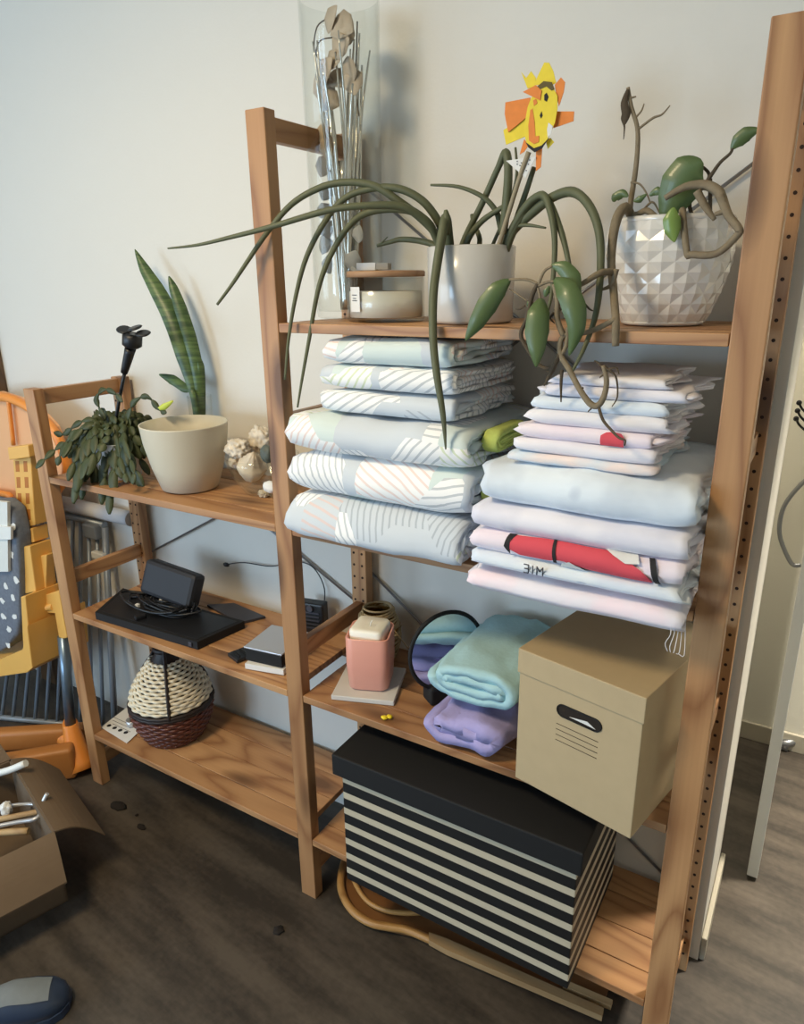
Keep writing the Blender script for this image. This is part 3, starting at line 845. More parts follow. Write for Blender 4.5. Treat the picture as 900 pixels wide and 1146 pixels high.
def LF(pix, hw, ys, mat='hoya', face=None, parent=None, cup=.25):
    n = len(pix); ys = [ys] * n if isinstance(ys, (int, float)) else ys
    pts = [oy(x, y, Y) for (x, y), Y in zip(pix, ys)]
    hw = [pxm(h, pts[0]) for h in hw]
    return mk('leaf', B().leaf(pts, hw, 5, cup, .0012, face), mat, parent or ho)
LF([(786, 180), (774, 190), (763, 207), (752, 228), (741, 250)], [3, 21, 24, 17, 1], .105)
LF([(754, 232), (752, 245), (753, 258), (755, 271)], [1, 9.5, 9, .6], .06, 'hoyalight')
LF([(818, 168), (826, 158), (836, 150), (849, 145)], [.5, 7.5, 8, 2], .11, 'hoya')
LF([(703, 220), (697, 217), (689, 221), (687, 226)], [1, 5, 5, 1], .10); LF([(743, 219), (736, 214), (727, 219)], [1, 5, 1], .10); LF([(724, 217), (716, 223), (709, 225)], [.6, 4, .6], .1)
LF([(703, 100), (699, 115), (701, 128), (699, 140)], [1.5, 4, 5, .6], .125, 'twigdark'); LF([(700, 120), (697, 132), (699, 142), (698, 156)], [1, 2, 1, .4], .125, 'twigdark')
# the trailing part in front of the shelf
fy = -.03
T([(689, 357), (668, 368), (652, 373), (631, 376), (627, 395), (637, 413), (648, 434), (660, 451), (669, 454), (676, 444), (679, 426), (675, 409)], [-.014, -.02, -.025, fy, fy, -.035, -.04, -.04, -.04, -.04, -.04, -.04], [.004, .004, .0035, .004, .0045, .0045, .0045, .005, .005, .0045, .004, .003])
T([(670, 455), (675, 470), (685, 482), (693, 490), (700, 493), (699, 499)], [-.04, -.05, -.07, -.085, -.09, -.09], (.0024, .0008), 'twigdark')
T([(631, 376), (624, 357), (624, 336), (620, 318)], fy, (.0045, .0035)); T([(627, 395), (618, 411), (604, 409), (589, 388), (583, 374), (590, 355), (596, 330), (602, 318)], fy, [.004, .0035, .003, .0035, .0035, .003, .0035, .0035], 'twigdark')
T([(689, 305), (673, 305), (656, 315), (644, 322), (630, 330)], [.03, .0, -.015, -.02, -.025], [.005, .005, .004, .003, .003]); T([(690, 301), (685, 318), (674, 324)], .02, (.004, .002), 'twig')
T([(629, 414), (628, 430), (628, 450)], -.035, (.0028, .001), 'twigdark'); T([(626, 397), (618, 414), (609, 432)], -.032, [.003, .0045, .0008], 'twigdark'); T([(636, 366), (634, 386), (628, 398)], -.03, (.0035, .003), 'twig')
for q in (((676, 410), (684, 416), (690, 424), (691, 444), (685, 455)), ((675, 412), (668, 405), (665, 404)), ((677, 418), (671, 423)), ((680, 414), (690, 412), (693, 419)), ((664, 455), (658, 461)), ((653, 434), (648, 436)), ((655, 341), (660, 346), (664, 348)), ((620, 350), (616, 356), (621, 362)), ((627, 345), (620, 347))):
    T(list(q), -.04 if q[0][1] > 400 else -.03, (.0018, .0007), 'twigdark')
T([(602, 318), (590, 313), (570, 313)], fy, (.0025, .0018)); T([(603, 318), (609, 304), (618, 298)], fy, (.0025, .0018)); T([(602, 320), (612, 316), (621, 315)], fy, (.0025, .0018)); T([(590, 337), (577, 328), (570, 323)], fy, (.0014, .0008)); T([(602, 322), (604, 330), (605, 338)], fy, (.002, .0015)); T([(588, 342), (582, 346), (577, 346)], fy, (.0014, .0007), 'twigdark')
LF([(571, 313), (558, 324), (545, 342), (533, 362), (521, 381)], [1.5, 10, 12, 9, .6], [fy, -.04, -.045, -.05, -.05])
LF([(606, 334), (603, 350), (601, 372), (601, 392), (600, 411)], [2, 12, 13.5, 9, .6], [fy, -.045, -.05, -.055, -.055])
LF([(621, 312), (634, 325), (643, 346), (645, 370), (637, 398)], [2, 12, 13, 9, .6], [fy, -.045, -.05, -.05, -.045])
LF([(617, 297), (630, 300), (641, 312), (647, 331)], [1, 8, 9.5, 3], [fy, -.03, -.03, -.03])
LF([(610, 332), (612, 326), (615, 320)], [1, 4, .6], fy); LF([(592, 345), (593, 340), (596, 356)], [1, 4, 1], fy)

# ------------------------------------------------------------------ top shelf of the low bay
# christmas cactus in a white pot
kc = (-.628, .100)
ca = thing('cactus_plant', (kc[0], kc[1], S2), 'bushy dark green leaf cactus drooping over a small white pot', 'plant')
mk('pot', B().lathe([(.050, S2 + .001), (.054, S2 + .004), (.070, S2 + .098), (.073, S2 + .100), (.070, S2 + .101), (.066, S2 + .096), (.05, S2 + .02), (.01, S2 + .018)], (kc[0], kc[1], 0), 40), 'whitepot', ca)
mk('soil', B().lathe([(.064, S2 + .08), (.064, S2 + .090), (.01, S2 + .094)], (kc[0], kc[1], 0), 24), 'soil', ca)
rnd = random.Random(11)
def cactus_branch(a, reach, drop, rise, n, wid=.0115):
    b = B(); pts = []
    for i in range(n * 4 + 1):
        t_ = i / (n * 4)
        r = .015 + reach * t_
        z = S2 + .10 + rise * math.sin(min(1, t_ * 2.2) * PI / 2) - drop * max(0, t_ - .25) ** 1.5 * 1.5
        wv = .008 * math.sin(t_ * 7 + a * 3)
        x_, y_ = kc[0] + r * math.cos(a) - wv * math.sin(a), kc[1] + r * math.sin(a) + wv * math.cos(a)
        pts.append(Vector((x_, min(y_, .265), z)))
    for s_ in range(n):
        seg = pts[s_ * 4:s_ * 4 + 5]
        q = Vector((rnd.uniform(.0, 1.1), -1, rnd.uniform(.0, .8)))
        wd = wid * rnd.uniform(.8, 1.15)
        b.leaf(seg, [.002, wd * .85, wd, wd * .85, .0025], 2, .18, .0018, q)
    return b
for i in range(90):
    a = rnd.uniform(0, 2 * PI)
    front = math.sin(a) < .1
    reach = rnd.uniform(.05, .125); n = rnd.randint(4, 6)
    mk('branch', cactus_branch(a, reach, rnd.uniform(.06, .20) if front else rnd.uniform(.02, .1), rnd.uniform(.02, .075), n), 'leafdark', ca)
def traced(pix, ys, wid, mat='leafdark'):
    b = B(); pts = [oy(x, y, Y) for (x, y), Y in zip(pix, ys)]
    P, _ = spline(pts, [0] * len(pts), 6)
    n = max(2, len(P) // 5)
    for s_ in range(n):
        i0 = int(s_ * (len(P) - 1) / n); i1 = int((s_ + 1) * (len(P) - 1) / n)
        seg = [P[i0 + int((i1 - i0) * q / 4)] for q in range(5)]
        b.leaf(seg, [.002, wid * .85, wid, wid * .8, .002], 2, .15, .0018, (rnd.uniform(-.2, .7), -1, rnd.uniform(0, .5)))
    return mk('branch', b, mat, ca)
traced([(110, 490), (92, 486), (80, 492), (66, 500), (52, 512), (40, 524)], [.08, .05, .03, .01, -.02, -.04], .0095)
traced([(112, 480), (96, 478), (80, 488), (68, 508), (64, 521)], [.07, .04, .02, -.01, -.02], .009)
traced([(118, 470), (108, 448), (115, 436), (128, 440), (137, 450)], [.1, .1, .1, .1, .1], .008)
traced([(120, 482), (100, 470), (84, 476), (72, 486), (60, 484)], [.08, .06, .05, .04, .03], .009)
traced([(142, 470), (150, 450), (165, 444), (178, 458), (186, 462)], [.1, .11, .12, .13, .13], .008)
traced([(130, 490), (134, 512), (139, 530), (142, 540)], [.04, .02, .0, -.01], .0075); traced([(138, 492), (146, 515), (150, 530), (148, 542)], [.04, .02, .0, -.01], .0075)
traced([(104, 492), (102, 505), (101, 515)], [.04, .03, .03], .008, 'hoya')
mk('bud', B().leaf([oy(176, 458, .13), oy(184, 455, .13), oy(193, 449, .13)], [.002, .008, .002], 3, .2, .003), plain('yellow_bud', (196, 206, 78), .5), ca)
# black plant light / watering spike in the pot
spk = thing('plant_spike', oy(130, 472, .12), 'black plastic spike with a petal-shaped head stuck in the cactus pot', 'plant spike')
mk('stem', B().tube([oy(128, 480, .12), oy(134, 445, .12), oy(140, 415, .12)], .0045, 8, 2), 'black', spk)
mk('handle', B().tube([oy(139, 417, .12), oy(143, 402, .12), oy(146, 390, .12)], [.009, .012, .014], 12, 2), 'black', spk)
hd = oy(148, 381, .12)
mk('head', B().lathe([(.016, -.018), (.024, -.012), (.024, .012), (.018, .018)], hd, 16, mat=Matrix.Rotation(math.radians(14), 3, 'Y')), 'black', spk)
for px, py, tl in ((139, 369, 25), (151, 367, -5), (160, 373, 12)):
    mk('petal', B().lathe([(.015, -.003), (.019, 0), (.015, .003)], oy(px, py, .11), 16, mat=Matrix.Rotation(math.radians(tl), 3, 'Y') @ Matrix.Rotation(.3, 3, 'X')), 'black', spk)

# clear jar behind the cactus
jc = oz(90, 526, S2); jc = (-.766, .175)
mk('glass_jar', B().lathe([(.030, S2 + .001), (.034, S2 + .004), (.034, S2 + .085), (.030, S2 + .10), (.0285, S2 + .10), (.032, S2 + .084), (.032, S2 + .01), (.005, S2 + .008)], (jc[0], jc[1], 0), 32), 'glass', None, 'small clear glass jar half hidden behind the leaf cactus', 'jar')

# beige pot
bc = (-.379, .116)
mk('flower_pot', B().lathe([(.062, S2 + .001), (.070, S2 + .004), (.088, S2 + .06), (.101, S2 + .12), (.106, S2 + .163), (.1065, S2 + .166), (.103, S2 + .166), (.098, S2 + .12), (.084, S2 + .06), (.06, S2 + .012), (.01, S2 + .010)], (bc[0], bc[1], 0), 56), 'beige', None, 'empty smooth beige plastic flower pot beside the shell bowl', 'pot')
# glass with snake plant cuttings
gc = oy(224, 455, .255)
mk('drinking_glass', B().lathe([(.024, S2 + .001), (.027, S2 + .004), (.032, S2 + .208), (.0305, S2 + .208), (.0255, S2 + .008), (.004, S2 + .006)], (gc.x, gc.y, 0), 32), 'glass', None, 'tall clear glass holding leaf cuttings behind the beige pot', 'glass')
cu = thing('leaf_cuttings', (gc.x, gc.y, S2 + .01), 'broad snake plant leaf cuttings standing in the glass behind the beige pot', 'plant')
k = NT('sanse_blade'); k.rough(.4)
nz = k.noise(k.coord((3, 3, 26)), 4, 4, .6); k.base(k.mix(k.ramp(nz, .4, .62), lin((92, 116, 66)), lin((54, 78, 46)))); M['blade'] = k.m
def CL(pix, hw, ys=.245):
    pts = [oy(x, y, ys if isinstance(ys, float) else ys[i]) for i, (x, y) in enumerate(pix)]
    pts[0] = Vector((gc.x + (pts[0].x - gc.x) * .3, gc.y, max(pts[0].z, S2 + .02)))
    mk('leaf', B().leaf(pts, [pxm(h, pts[0]) for h in hw], 6, .22, .002), 'blade', cu)
CL([(224, 520), (223, 470), (220, 440), (207, 398), (193, 358), (176, 325), (162, 301), (151, 279)], [3.5, 5.5, 7.5, 9.5, 9.5, 8, 5.5, .4])
CL([(226, 520), (226, 470), (222, 420), (213, 380), (202, 345), (194, 322), (189, 309)], [3, 4, 6, 7, 6.5, 4.5, .5], .252)
CL([(224, 510), (218, 445), (206, 434), (193, 425), (178, 419)], [1, 2, 5, 5.5, .5], .235)
CL([(226, 510), (227, 440), (225, 410), (221, 396)], [2, 3, 3.5, .6], .26)

# glass bowl of shells
sc_ = (-.176, .165)
mk('glass_bowl', B().lathe([(.030, S2 + .001), (.045, S2 + .006), (.070, S2 + .040), (.084, S2 + .075), (.090, S2 + .098), (.088, S2 + .098), (.082, S2 + .075), (.067, S2 + .040), (.040, S2 + .010), (.005, S2 + .008)], (sc_[0], sc_[1], 0), 40), 'glass', None, 'round clear glass bowl of shells beside the middle post', 'bowl')
G2 = 'shells and stones in the glass bowl'
def bl(name, px, py, Y, r, mat, lab, sc=(1, 1, 1), amp=.2, fr=3.0, sd=1):
    mk(name, B().blob(oy(px, py, Y), r, 4, amp, fr, sc, sd), mat, None, lab, 'shell' if 'shell' in name else 'stone', G2)
bl('coral_lump', 266, 502, .150, .030, 'coral', 'pitted cream coral lump resting on the bowl rim', (1, .8, .8), .45, 3.5, 2)
bl('coral_lump', 292, 492, .205, .032, 'coral', 'porous grey-white coral lump at the back of the shell bowl', (1, .7, 1), .4, 4, 5)
b = B()                                             # ribbed whelk
c0 = oy(282, 523, .145); axis = Vector((.4, -.2, .9)).normalized()
mt = axis.to_track_quat('Z', 'Y').to_matrix()
b.lathe([(.004, -.042), (.016, -.034), (.028, -.018), (.036, 0), (.034, .010), (.024, .018), (.025, .022), (.015, .030), (.016, .033), (.006, .040), (.001, .046)], c0, 28, mat=mt, rfun=lambda a, z, r: .0014 * math.sin(a * 9))
mk('whelk_shell', b, 'shell', None, 'large tan spiral shell in the middle of the glass bowl', 'shell', G2)
bl('dark_pebble', 299, 508, .15, .018, 'stone', 'dark grey-green pebble among the shells next to the post', (1, .8, 1.2), .1, 2, 3)
bl('white_shell', 303, 545, .115, .018, 'paper', 'smooth white shell low in the glass bowl', (1.2, .7, .8), .1, 2, 7)
bl('coral_lump', 296, 552, .145, .016, 'shell', 'small rough shell piece at the bottom of the bowl', (1, .8, .6), .5, 4, 9)
bl('pale_shell', 262, 517, .15, .018, 'shell', 'pale fan shell at the left inside of the bowl', (.8, .8, .8), .2, 2, 4)

# ------------------------------------------------------------------ middle shelf of the low bay
C4 = [Vector((-.705, .010, 0)), Vector((-.322, .030, 0)), Vector((-.300, .180, 0)), Vector((-.775, .158, 0))]
lp = thing('black_monitor', (-.53, .09, S3), 'flat black monitor panel lying on the middle shelf of the low bay', 'monitor')
mk('panel', B().prism([Vector((q.x, q.y, S3 + .001)) for q in C4], (0, 0, .022)), 'blackmatte', lp)
mk('screen', B().prism([Vector((q.x * .94 - .031, .094 + (q.y - .094) * .86, S3 + .0232)) for q in C4], (0, 0, .0006)), 'black', lp)
mk('button', bx((-.345, .027, S3 + .012), (.012, .004, .012), bev=.001), 'dark_grey', lp)
ad = thing('power_adapter', (-.56, .15, S3 + .025), 'thick black power brick propped on the monitor with coiled cables', 'adapter')
ac = oy(193, 653, .155)
mk('brick', bx((ac.x, .155, ac.z), (.185, .05, .10), mat=Matrix.Rotation(math.radians(5), 3, 'Y') @ Matrix.Rotation(math.radians(-20), 3, 'X') @ rz(5), bev=.012), plain('adapter_black', (30, 31, 37), .62), ad)
rn = random.Random(5)
for i in range(9):
    cx0, cy0 = -.555 + rn.uniform(-.03, .05), .110 + rn.uniform(-.03, .02)
    r = rn.uniform(.045, .09); z0 = S3 + .030 + rn.uniform(0, .022)
    P_ = []
    for j in range(15):
        a = j / 14 * rn.uniform(5.2, 6.2) + i
        P_.append((cx0 + r * 1.3 * math.cos(a), min(cy0 + r * .5 * math.sin(a), .175), z0 + .006 * math.sin(a * 2 + i)))
    mk('cable', B().tube(P_, .0032, 6, 3), 'black', ad)
for px, py in ((154, 678), (181, 672)):
    mk('cable_tie', bx(oz(px, py, S3 + .045), (.012, .01, .012), bev=.002), 'paper', ad)
mk('plug', bx(oz(157, 690, S3 + .03), (.03, .018, .012), mat=rz(70), bev=.003), 'black', ad)
gt = [oz(x, y, S3 + .004) for x, y in ((232, 678), (268, 698), (297, 691), (262, 676))]
mk('slim_tablet', B().prism([Vector((q.x, q.y, S3 + .001)) for q in gt], (0, 0, .007)), 'dark_grey', None, 'thin dark grey plate lying behind the black monitor', 'tablet')
wl = mk('wall_cable', B().tube([(-.455, .285, S3 + .12), (-.40, .300, S3 + .131), (-.30, .303, S3 + .139), (-.21, .304, S3 + .171), (-.15, .304, S3 + .165), (-.115, .303, S3 + .11), (-.118, .29, S3 + .04), (-.125, .28, S3 + .002)], .0016, 6, 5), 'black', None, 'thin dark cable running along the wall above the monitor', 'cable')
mk('cable_plug', B().blob((-.458, .284, S3 + .119), .008, 2, .2, 3, (1.4, .8, .8)), 'black', wl)
# silver drive with papers
sd_ = thing('silver_drive', (-.10, .09, S3), 'small silver and black drive box beside the middle post', 'drive')
rt = rz(8)
mk('drive_body', bx((-.112, .098, S3 + .035), (.105, .12, .034), mat=rt, bev=.003), 'blackmatte', sd_)
mk('top_plate', bx((-.112, .098, S3 + .0545), (.108, .124, .004), mat=rt, bev=.001), 'silver', sd_)
mk('paper_pad', bx((-.112, .095, S3 + .0095), (.105, .13, .015), mat=rz(13), bev=.001), 'paper', None, 'white pad lying under the silver drive', 'paper pad')
pc_ = thing('phone_case', (-.195, .075, S3), 'small ribbed black plastic tray next to the silver drive', 'tray')
mk('tray', bx((-.196, .072, S3 + .006), (.05, .075, .010), mat=rz(-18), bev=.002), 'black', pc_)
for i in range(4): mk('rib', bx((-.204 + i * .005, .050 + i * .016, S3 + .0125), (.034, .004, .003), mat=rz(-18)), 'blackmatte', pc_)
# black fan
fn = thing('mini_radio', (-.148, .25, S3), 'small upright black box with slotted face behind the middle post', 'speaker')
fm = rz(12)
mk('case', bx((-.125, .262, S3 + .045), (.075, .034, .088), mat=fm, bev=.005), 'black', fn)
for i in range(5): mk('slot', bx((-.121, .2435, S3 + .020 + i * .011), (.052, .003, .004), mat=fm), 'dark_grey', fn)
mk('knob', B().lathe([(.009, -.004), (.009, .004)], (-.12, .244, S3 + .076), 16, mat=Matrix.Rotation(PI / 2, 3, 'X')), 'dark_grey', fn)

# ------------------------------------------------------------------ middle shelf of the tall bay
tw = thing('twine_jar', (.075, .205, S3), 'round jar wrapped in brown jute twine standing behind the pink candle', 'jar')
tp = oy(423, 692, .228); tx, ty = tp.x, .228
def trad(t_): return .030 + .024 * math.sin(PI * min(1, max(0, t_ * .85 + .1)))
mk('jar', B().lathe([(.034, S3 + .001)] + [(trad(i / 12) - .004, S3 + .004 + .135 * i / 12) for i in range(13)] + [(.030, S3 + .139), (.044, S3 + .06), (.03, S3 + .012), (.004, S3 + .010)], (tx, ty, 0), 32), thin_glass('brown_glass', (236, 226, 204), .1, .05), tw)
rn = random.Random(9)
for i in range(26):
    t_ = i / 25; z = S3 + .006 + .135 * t_
    mk('twine_turn', B().ring((tx, ty, z), trad(t_) - .001 + rn.uniform(0, .003), .0027, 28, 5, mat=Matrix.Rotation(rn.uniform(-.10, .10), 3, 'X') @ Matrix.Rotation(rn.uniform(-.10, .10), 3, 'Y')), 'twine', tw)
for i in range(7):
    a = rn.uniform(0, 6.28); P_ = []
    for j in range(7):
        t_ = j / 6; r = trad(t_) + .004; aa = a + t_ * rn.uniform(-1.2, 1.2)
        P_.append((tx + r * math.cos(aa), ty + r * math.sin(aa), S3 + .008 + .13 * t_))
    mk('loose_twine', B().tube(P_, .0018, 5, 3), 'twine', tw)
mk('loose_twine', B().tube([(tx + .05, ty - .01, S3 + .10), (tx + .075, ty - .01, S3 + .075), (tx + .11, ty - .02, S3 + .05), (tx + .13, ty - .03, S3 + .012)], .0014, 5, 4), 'twine', tw)
# stone tile and pink candle holder
tcx, tcy = .156, .112
mk('stone_tile', bx((tcx, tcy, S3 + .0065), (.145, .145, .012), mat=rz(20), bev=.002), 'marble', None, 'square white stone tile under the pink candle holder', 'tile')
pk = thing('candle_holder', (tcx + .004, tcy + .002, S3 + .0126), 'pink ceramic candle holder with a white square candle on a stone tile', 'candle')
def rsq(s_, r, z, n=5, rot=22, c=(0, 0)):
    out = []
    for k_, (sx, sy) in enumerate(((1, 1), (-1, 1), (-1, -1), (1, -1))):
        for i in range(n + 1):
            a = PI / 2 * k_ + PI / 2 * i / n
            p = Vector((sx * (s_ - r) + r * math.cos(a), sy * (s_ - r) + r * math.sin(a), 0))
            p = rz(rot) @ p; out.append(Vector((c[0] + p.x, c[1] + p.y, z)))
    return out
def loft(rows, smooth=True):
    b = B(); g = [[b.v(p) for p in r] for r in rows]; n = len(g[0])
    for j in range(len(g) - 1):
        for i in range(n): b.f([g[j][i], g[j][(i + 1) % n], g[j + 1][(i + 1) % n], g[j + 1][i]], smooth)
    b.f(list(reversed(g[0]))); b.f(g[-1]); return b
c_ = (tcx + .004, tcy + .002)
z0 = S3 + .0128
mk('holder', loft([rsq(.040, .016, z0, 5, 22, c_), rsq(.046, .018, z0 + .006, 5, 22, c_), rsq(.050, .020, z0 + .06, 5, 22, c_), rsq(.050, .020, z0 + .130, 5, 22, c_), rsq(.0485, .019, z0 + .133, 5, 22, c_), rsq(.045, .018, z0 + .130, 5, 22, c_), rsq(.044, .018, z0 + .10, 5, 22, c_)]), 'pink', pk)
cn = mk('candle', loft([rsq(.038, .012, z0 + .101, 4, 14, c_), rsq(.039, .012, z0 + .142, 4, 14, c_), rsq(.035, .010, z0 + .148, 4, 14, c_), rsq(.012, .005, z0 + .142, 4, 10, c_)]), 'wax', pk)
mk('wick', B().tube([(c_[0], c_[1], z0 + .140), (c_[0] + .002, c_[1], z0 + .15), (c_[0] + .007, c_[1], z0 + .160)], .0012, 5, 3), 'paper', cn)
for px, py in ((430, 803), (436, 802)):
    mk('yellow_crumb', B().blob(oz(px, py, S3 + .005), .006, 2, .5, 3, (1.2, 1, .6), px), 'yellowbit', None, 'tiny bright yellow crumb on the shelf edge, %s' % ('closer to the pink candle' if px < 433 else 'closer to the purple blanket'), 'crumb', 'yellow crumbs on the shelf')

# round table mirror
mr = thing('table_mirror', (.305, .19, S3), 'round black table mirror standing behind the mint blanket', 'mirror')
mrot = rz(56) @ Matrix.Rotation(math.radians(90 - 4), 3, 'X')
mc = Vector((oy(500, 733, .16).x, .16, S3 + .118)); mR = .090
mk('frame', B().ring(mc, mR, .005, 48, 8, mat=mrot), 'blackmatte', mr)
mk('back_shell', B().lathe([(mR, -.006), (mR, -.001)], mc, 48, mat=mrot), 'blackmatte', mr)
mk('mirror_glass', B().lathe([(mR - .003, -.0006), (mR - .003, .0012)], mc, 48, smooth=False, mat=mrot), 'mirror', mr)
mk('stand', bx((mc.x, mc.y, S3 + .022), (.10, .045, .042), mat=rz(56), bev=.006), 'blackmatte', mr)

# rolled blankets
def rolled(name, x0, x1, z0, z1, y0, y1, turns, th, mat, seed, label, amp=.006, tail=0):
    b = B(); cx, cz = (x0 + x1) / 2, (z0 + z1) / 2; A, Bz = (x1 - x0) / 2 - th / 2, (z1 - z0) / 2 - th / 2
    N = int(turns * 40); ny = 16; pts = []
    for i in range(N + 1):
        a = 2 * PI * turns * i / N
        ka = 1 - (i / N) * (turns * th * 1.12) / max(A, 1e-4); kb = max(.06, 1 - (i / N) * (turns * th * 1.05) / max(Bz, 1e-4))
        ca, sa = math.cos(a + PI * 1.02), math.sin(a + PI * 1.02)
        e = .72
        pts.append(Vector((cx + A * ka * math.copysign(abs(ca) ** e, ca), 0, cz + Bz * kb * math.copysign(abs(sa) ** e, sa))))
    rows = []
    for i, p in enumerate(pts):
        t_ = (pts[min(i + 1, N)] - pts[max(i - 1, 0)]).normalized(); nr = Vector((t_.z, 0, -t_.x))
        row = []
        for sgn in (1, -1):
            col = []
            for j in range(ny + 1):
                y = y0 + (y1 - y0) * j / ny
                q = p + nr * (th * .46 * sgn) + Vector((0, y, 0))
                k_ = 1 - .06 * (1 - min(1, j / 2.2)) ** 2 * (1 if i < N * .6 else 0)
                q.x = cx + (q.x - cx) * k_; q.z = cz + (q.z - cz) * k_
                q.y += noise.noise(Vector((q.x * 25, i * .11, seed))) * .007 * (1 - j / ny)
                wv = noise.noise(Vector((q.x * 26, y * 16, seed + q.z * 26))) * amp + noise.noise(Vector((q.x * 60, y * 50, seed + q.z * 60))) * amp * .4
                q += nr * wv * .8
                q.z = max(q.z, z0 - .002)
                col.append(b.v(q))
            row.append(col)
        rows.append(row)
    for i in range(N):
        for j in range(ny):
            b.f([rows[i][0][j], rows[i + 1][0][j], rows[i + 1][0][j + 1], rows[i][0][j + 1]], True); b.f([rows[i][1][j], rows[i][1][j + 1], rows[i + 1][1][j + 1], rows[i + 1][1][j]], True)
        for j in (0, ny): b.f([rows[i][0][j], rows[i][1][j], rows[i + 1][1][j], rows[i + 1][0][j]], True)
    for i in (0, N):
        for j in range(ny): b.f([rows[i][0][j], rows[i][0][j + 1], rows[i][1][j + 1], rows[i][1][j]], True)
    return mk(name, b, mat, None, label, 'blanket', 'rolled blankets by the brown box')
rolled('rolled_blanket', .356, .560, S3 + .001, S3 + .098, -.004, .25, 1.5, .030, 'purple', 3, 'puffy lavender purple blanket folded under the mint one', .014)
rolled('rolled_blanket', .356, .572, S3 + .099, S3 + .200, .012, .27, 2.1, .019, 'mint', 8, 'mint blue blanket rolled up on top of the purple one', .010)

# brown archive box
kr = -12; ka = math.radians(kr)
ux, uy = Vector((math.cos(ka), math.sin(ka), 0)), Vector((-math.sin(ka), math.cos(ka), 0))
FR = Vector((.800, -.066, 0)); KW, KD, KH = .236, .295, .276
kc_ = FR - ux * (KW / 2) + uy * (KD / 2)
kb = thing('archive_box', (kc_.x, kc_.y, S3), 'brown kraft archive box with a lid and hand hole on the middle shelf', 'box')
def kbx(u0, u1, v0, v1, z0, z1, bev=.0015):
    c = kc_ + ux * ((u0 + u1) / 2) + uy * ((v0 + v1) / 2) + Vector((0, 0, S3 + (z0 + z1) / 2))
    return bx(c, (u1 - u0, v1 - v0, z1 - z0), mat=rz(kr), bev=bev)
body = mk('body', kbx(-KW / 2 + .002, KW / 2 - .002, -KD / 2 + .002, KD / 2, .001, KH - .004), 'kraft', kb)
lidp = mk('lid', kbx(-KW / 2 - .001, KW / 2 + .001, -KD / 2 - .001, KD / 2 + .003, KH - .048, KH), 'kraft', kb)
def stad(cu, cz, hl, r, off, n=8):
    out = []
    for k_ in range(2):
        for i in range(n + 1):
            a = -PI / 2 + PI * i / n + PI * k_
            u = cu + (hl - r if k_ == 0 else -(hl - r)) + r * math.cos(a); z_ = cz + r * math.sin(a)
            out.append(kc_ + ux * u - uy * (KD / 2 - .002 + off) + Vector((0, 0, S3 + z_)))
    return out
mk('hand_hole', B().prism(stad(.006, .188, .041, .0105, .0006), uy * .004), plain('hole_shadow', (34, 26, 18), .9), body)
rim = stad(.006, .188, .042, .0115, .001); mk('hole_rim', B().tube(rim + rim[:1], .0014, 6, 1), 'blackmatte', body)
s1_ = [(-.012, .182), (.022, .188), (.038, .180), (.020, .181)]
mk('paper_edge', B().prism([kc_ + ux * u - uy * (KD / 2 - .002 + .0012) + Vector((0, 0, S3 + z_)) for u, z_ in s1_], uy * .0004), 'paper', body)
for i in range(4):
    zz = .158 - i * .011
    P_ = [kc_ + ux * u - uy * (KD / 2 - .0016) + Vector((0, 0, S3 + zz)) for u in (-.036, .044)]
    mk('printed_line', B().tube(P_, .0007, 4, 1), 'twigdark', body)

# ------------------------------------------------------------------ bottom shelf
k = NT('stripe_board'); k.rough(.55)
tc = k.n('ShaderNodeTexCoord'); sx = k.n('ShaderNodeSeparateXYZ'); k.l(tc.outputs['Object'], sx.inputs[0])
f = k.math('FRACT', k.math('MULTIPLY', k.math('ADD', sx.outputs[2], .004), 1 / .0415))
k.base(k.mix(k.math('GREATER_THAN', f, .60), lin((14, 13, 12)), lin((190, 180, 156)))); M['stripes'] = k.m
sb = thing('striped_box', (.452, .10, S4), 'large black lidded storage box with beige stripes on the bottom shelf', 'box')
mk('body', lohi((.190, -.054, S4 + .001), (.712, .262, S4 + .325), bev=.002), 'stripes', sb)
mk('lid', lohi((.174, -.068, S4 + .293), (.724, .268, S4 + .345), bev=.003), 'blackmatte', sb)

# wicker demijohn
dc = Vector((-.592, .138, S4)); DR = .118
dj = thing('wicker_bottle', dc, 'round wicker-covered bottle, cream above and brown below, on the bottom shelf', 'basket')
def drad(z):
    t_ = z / .30
    if z < .012: return .085
    return DR * (max(0, math.sin(PI * (.20 + .80 * min(1, t_) ** .92))) ** .62) if t_ < .93 else .030
def dprof(z):
    ks = [(0, .080), (.02, .092), (.06, .111), (.10, .118), (.13, .117), (.16, .110), (.20, .088), (.24, .058), (.27, .036), (.30, .026), (.34, .024)]
    for (a, ra), (b_, rb) in zip(ks, ks[1:]):
        if a <= z <= b_: return ra + (rb - ra) * (z - a) / (b_ - a)
    return ks[-1][1]
mk('bottle_core', B().lathe([(dprof(z / 100) - .004, z / 100 + .002) for z in range(0, 34)], dc, 40), 'wick_dark', dj)
b1, b2 = B(), B(); NS = 36
for i in range(28):
    z = .006 + i * .0092
    if .112 < z < .126: continue
    ph = PI * (i % 2)
    fb = b2 if z < .12 else b1
    r_ = dprof(z)
    fb.ring(dc + Vector((0, 0, z)), r_, .0050, NS * 4, 6, wave=lambda a, ph=ph: .0026 * math.cos(a * NS / 2 + ph))
mk('lower_weave', b2, 'wick_brown', dj, kind='stuff'); mk('upper_weave', b1, 'wick_cream', dj, kind='stuff')
for z in (.114, .122): mk('middle_band', B().ring(dc + Vector((0, 0, z)), dprof(z) + .002, .0065, 60, 8, wave=lambda a: .0015 * math.sin(a * 24)), 'wick_dark', dj)
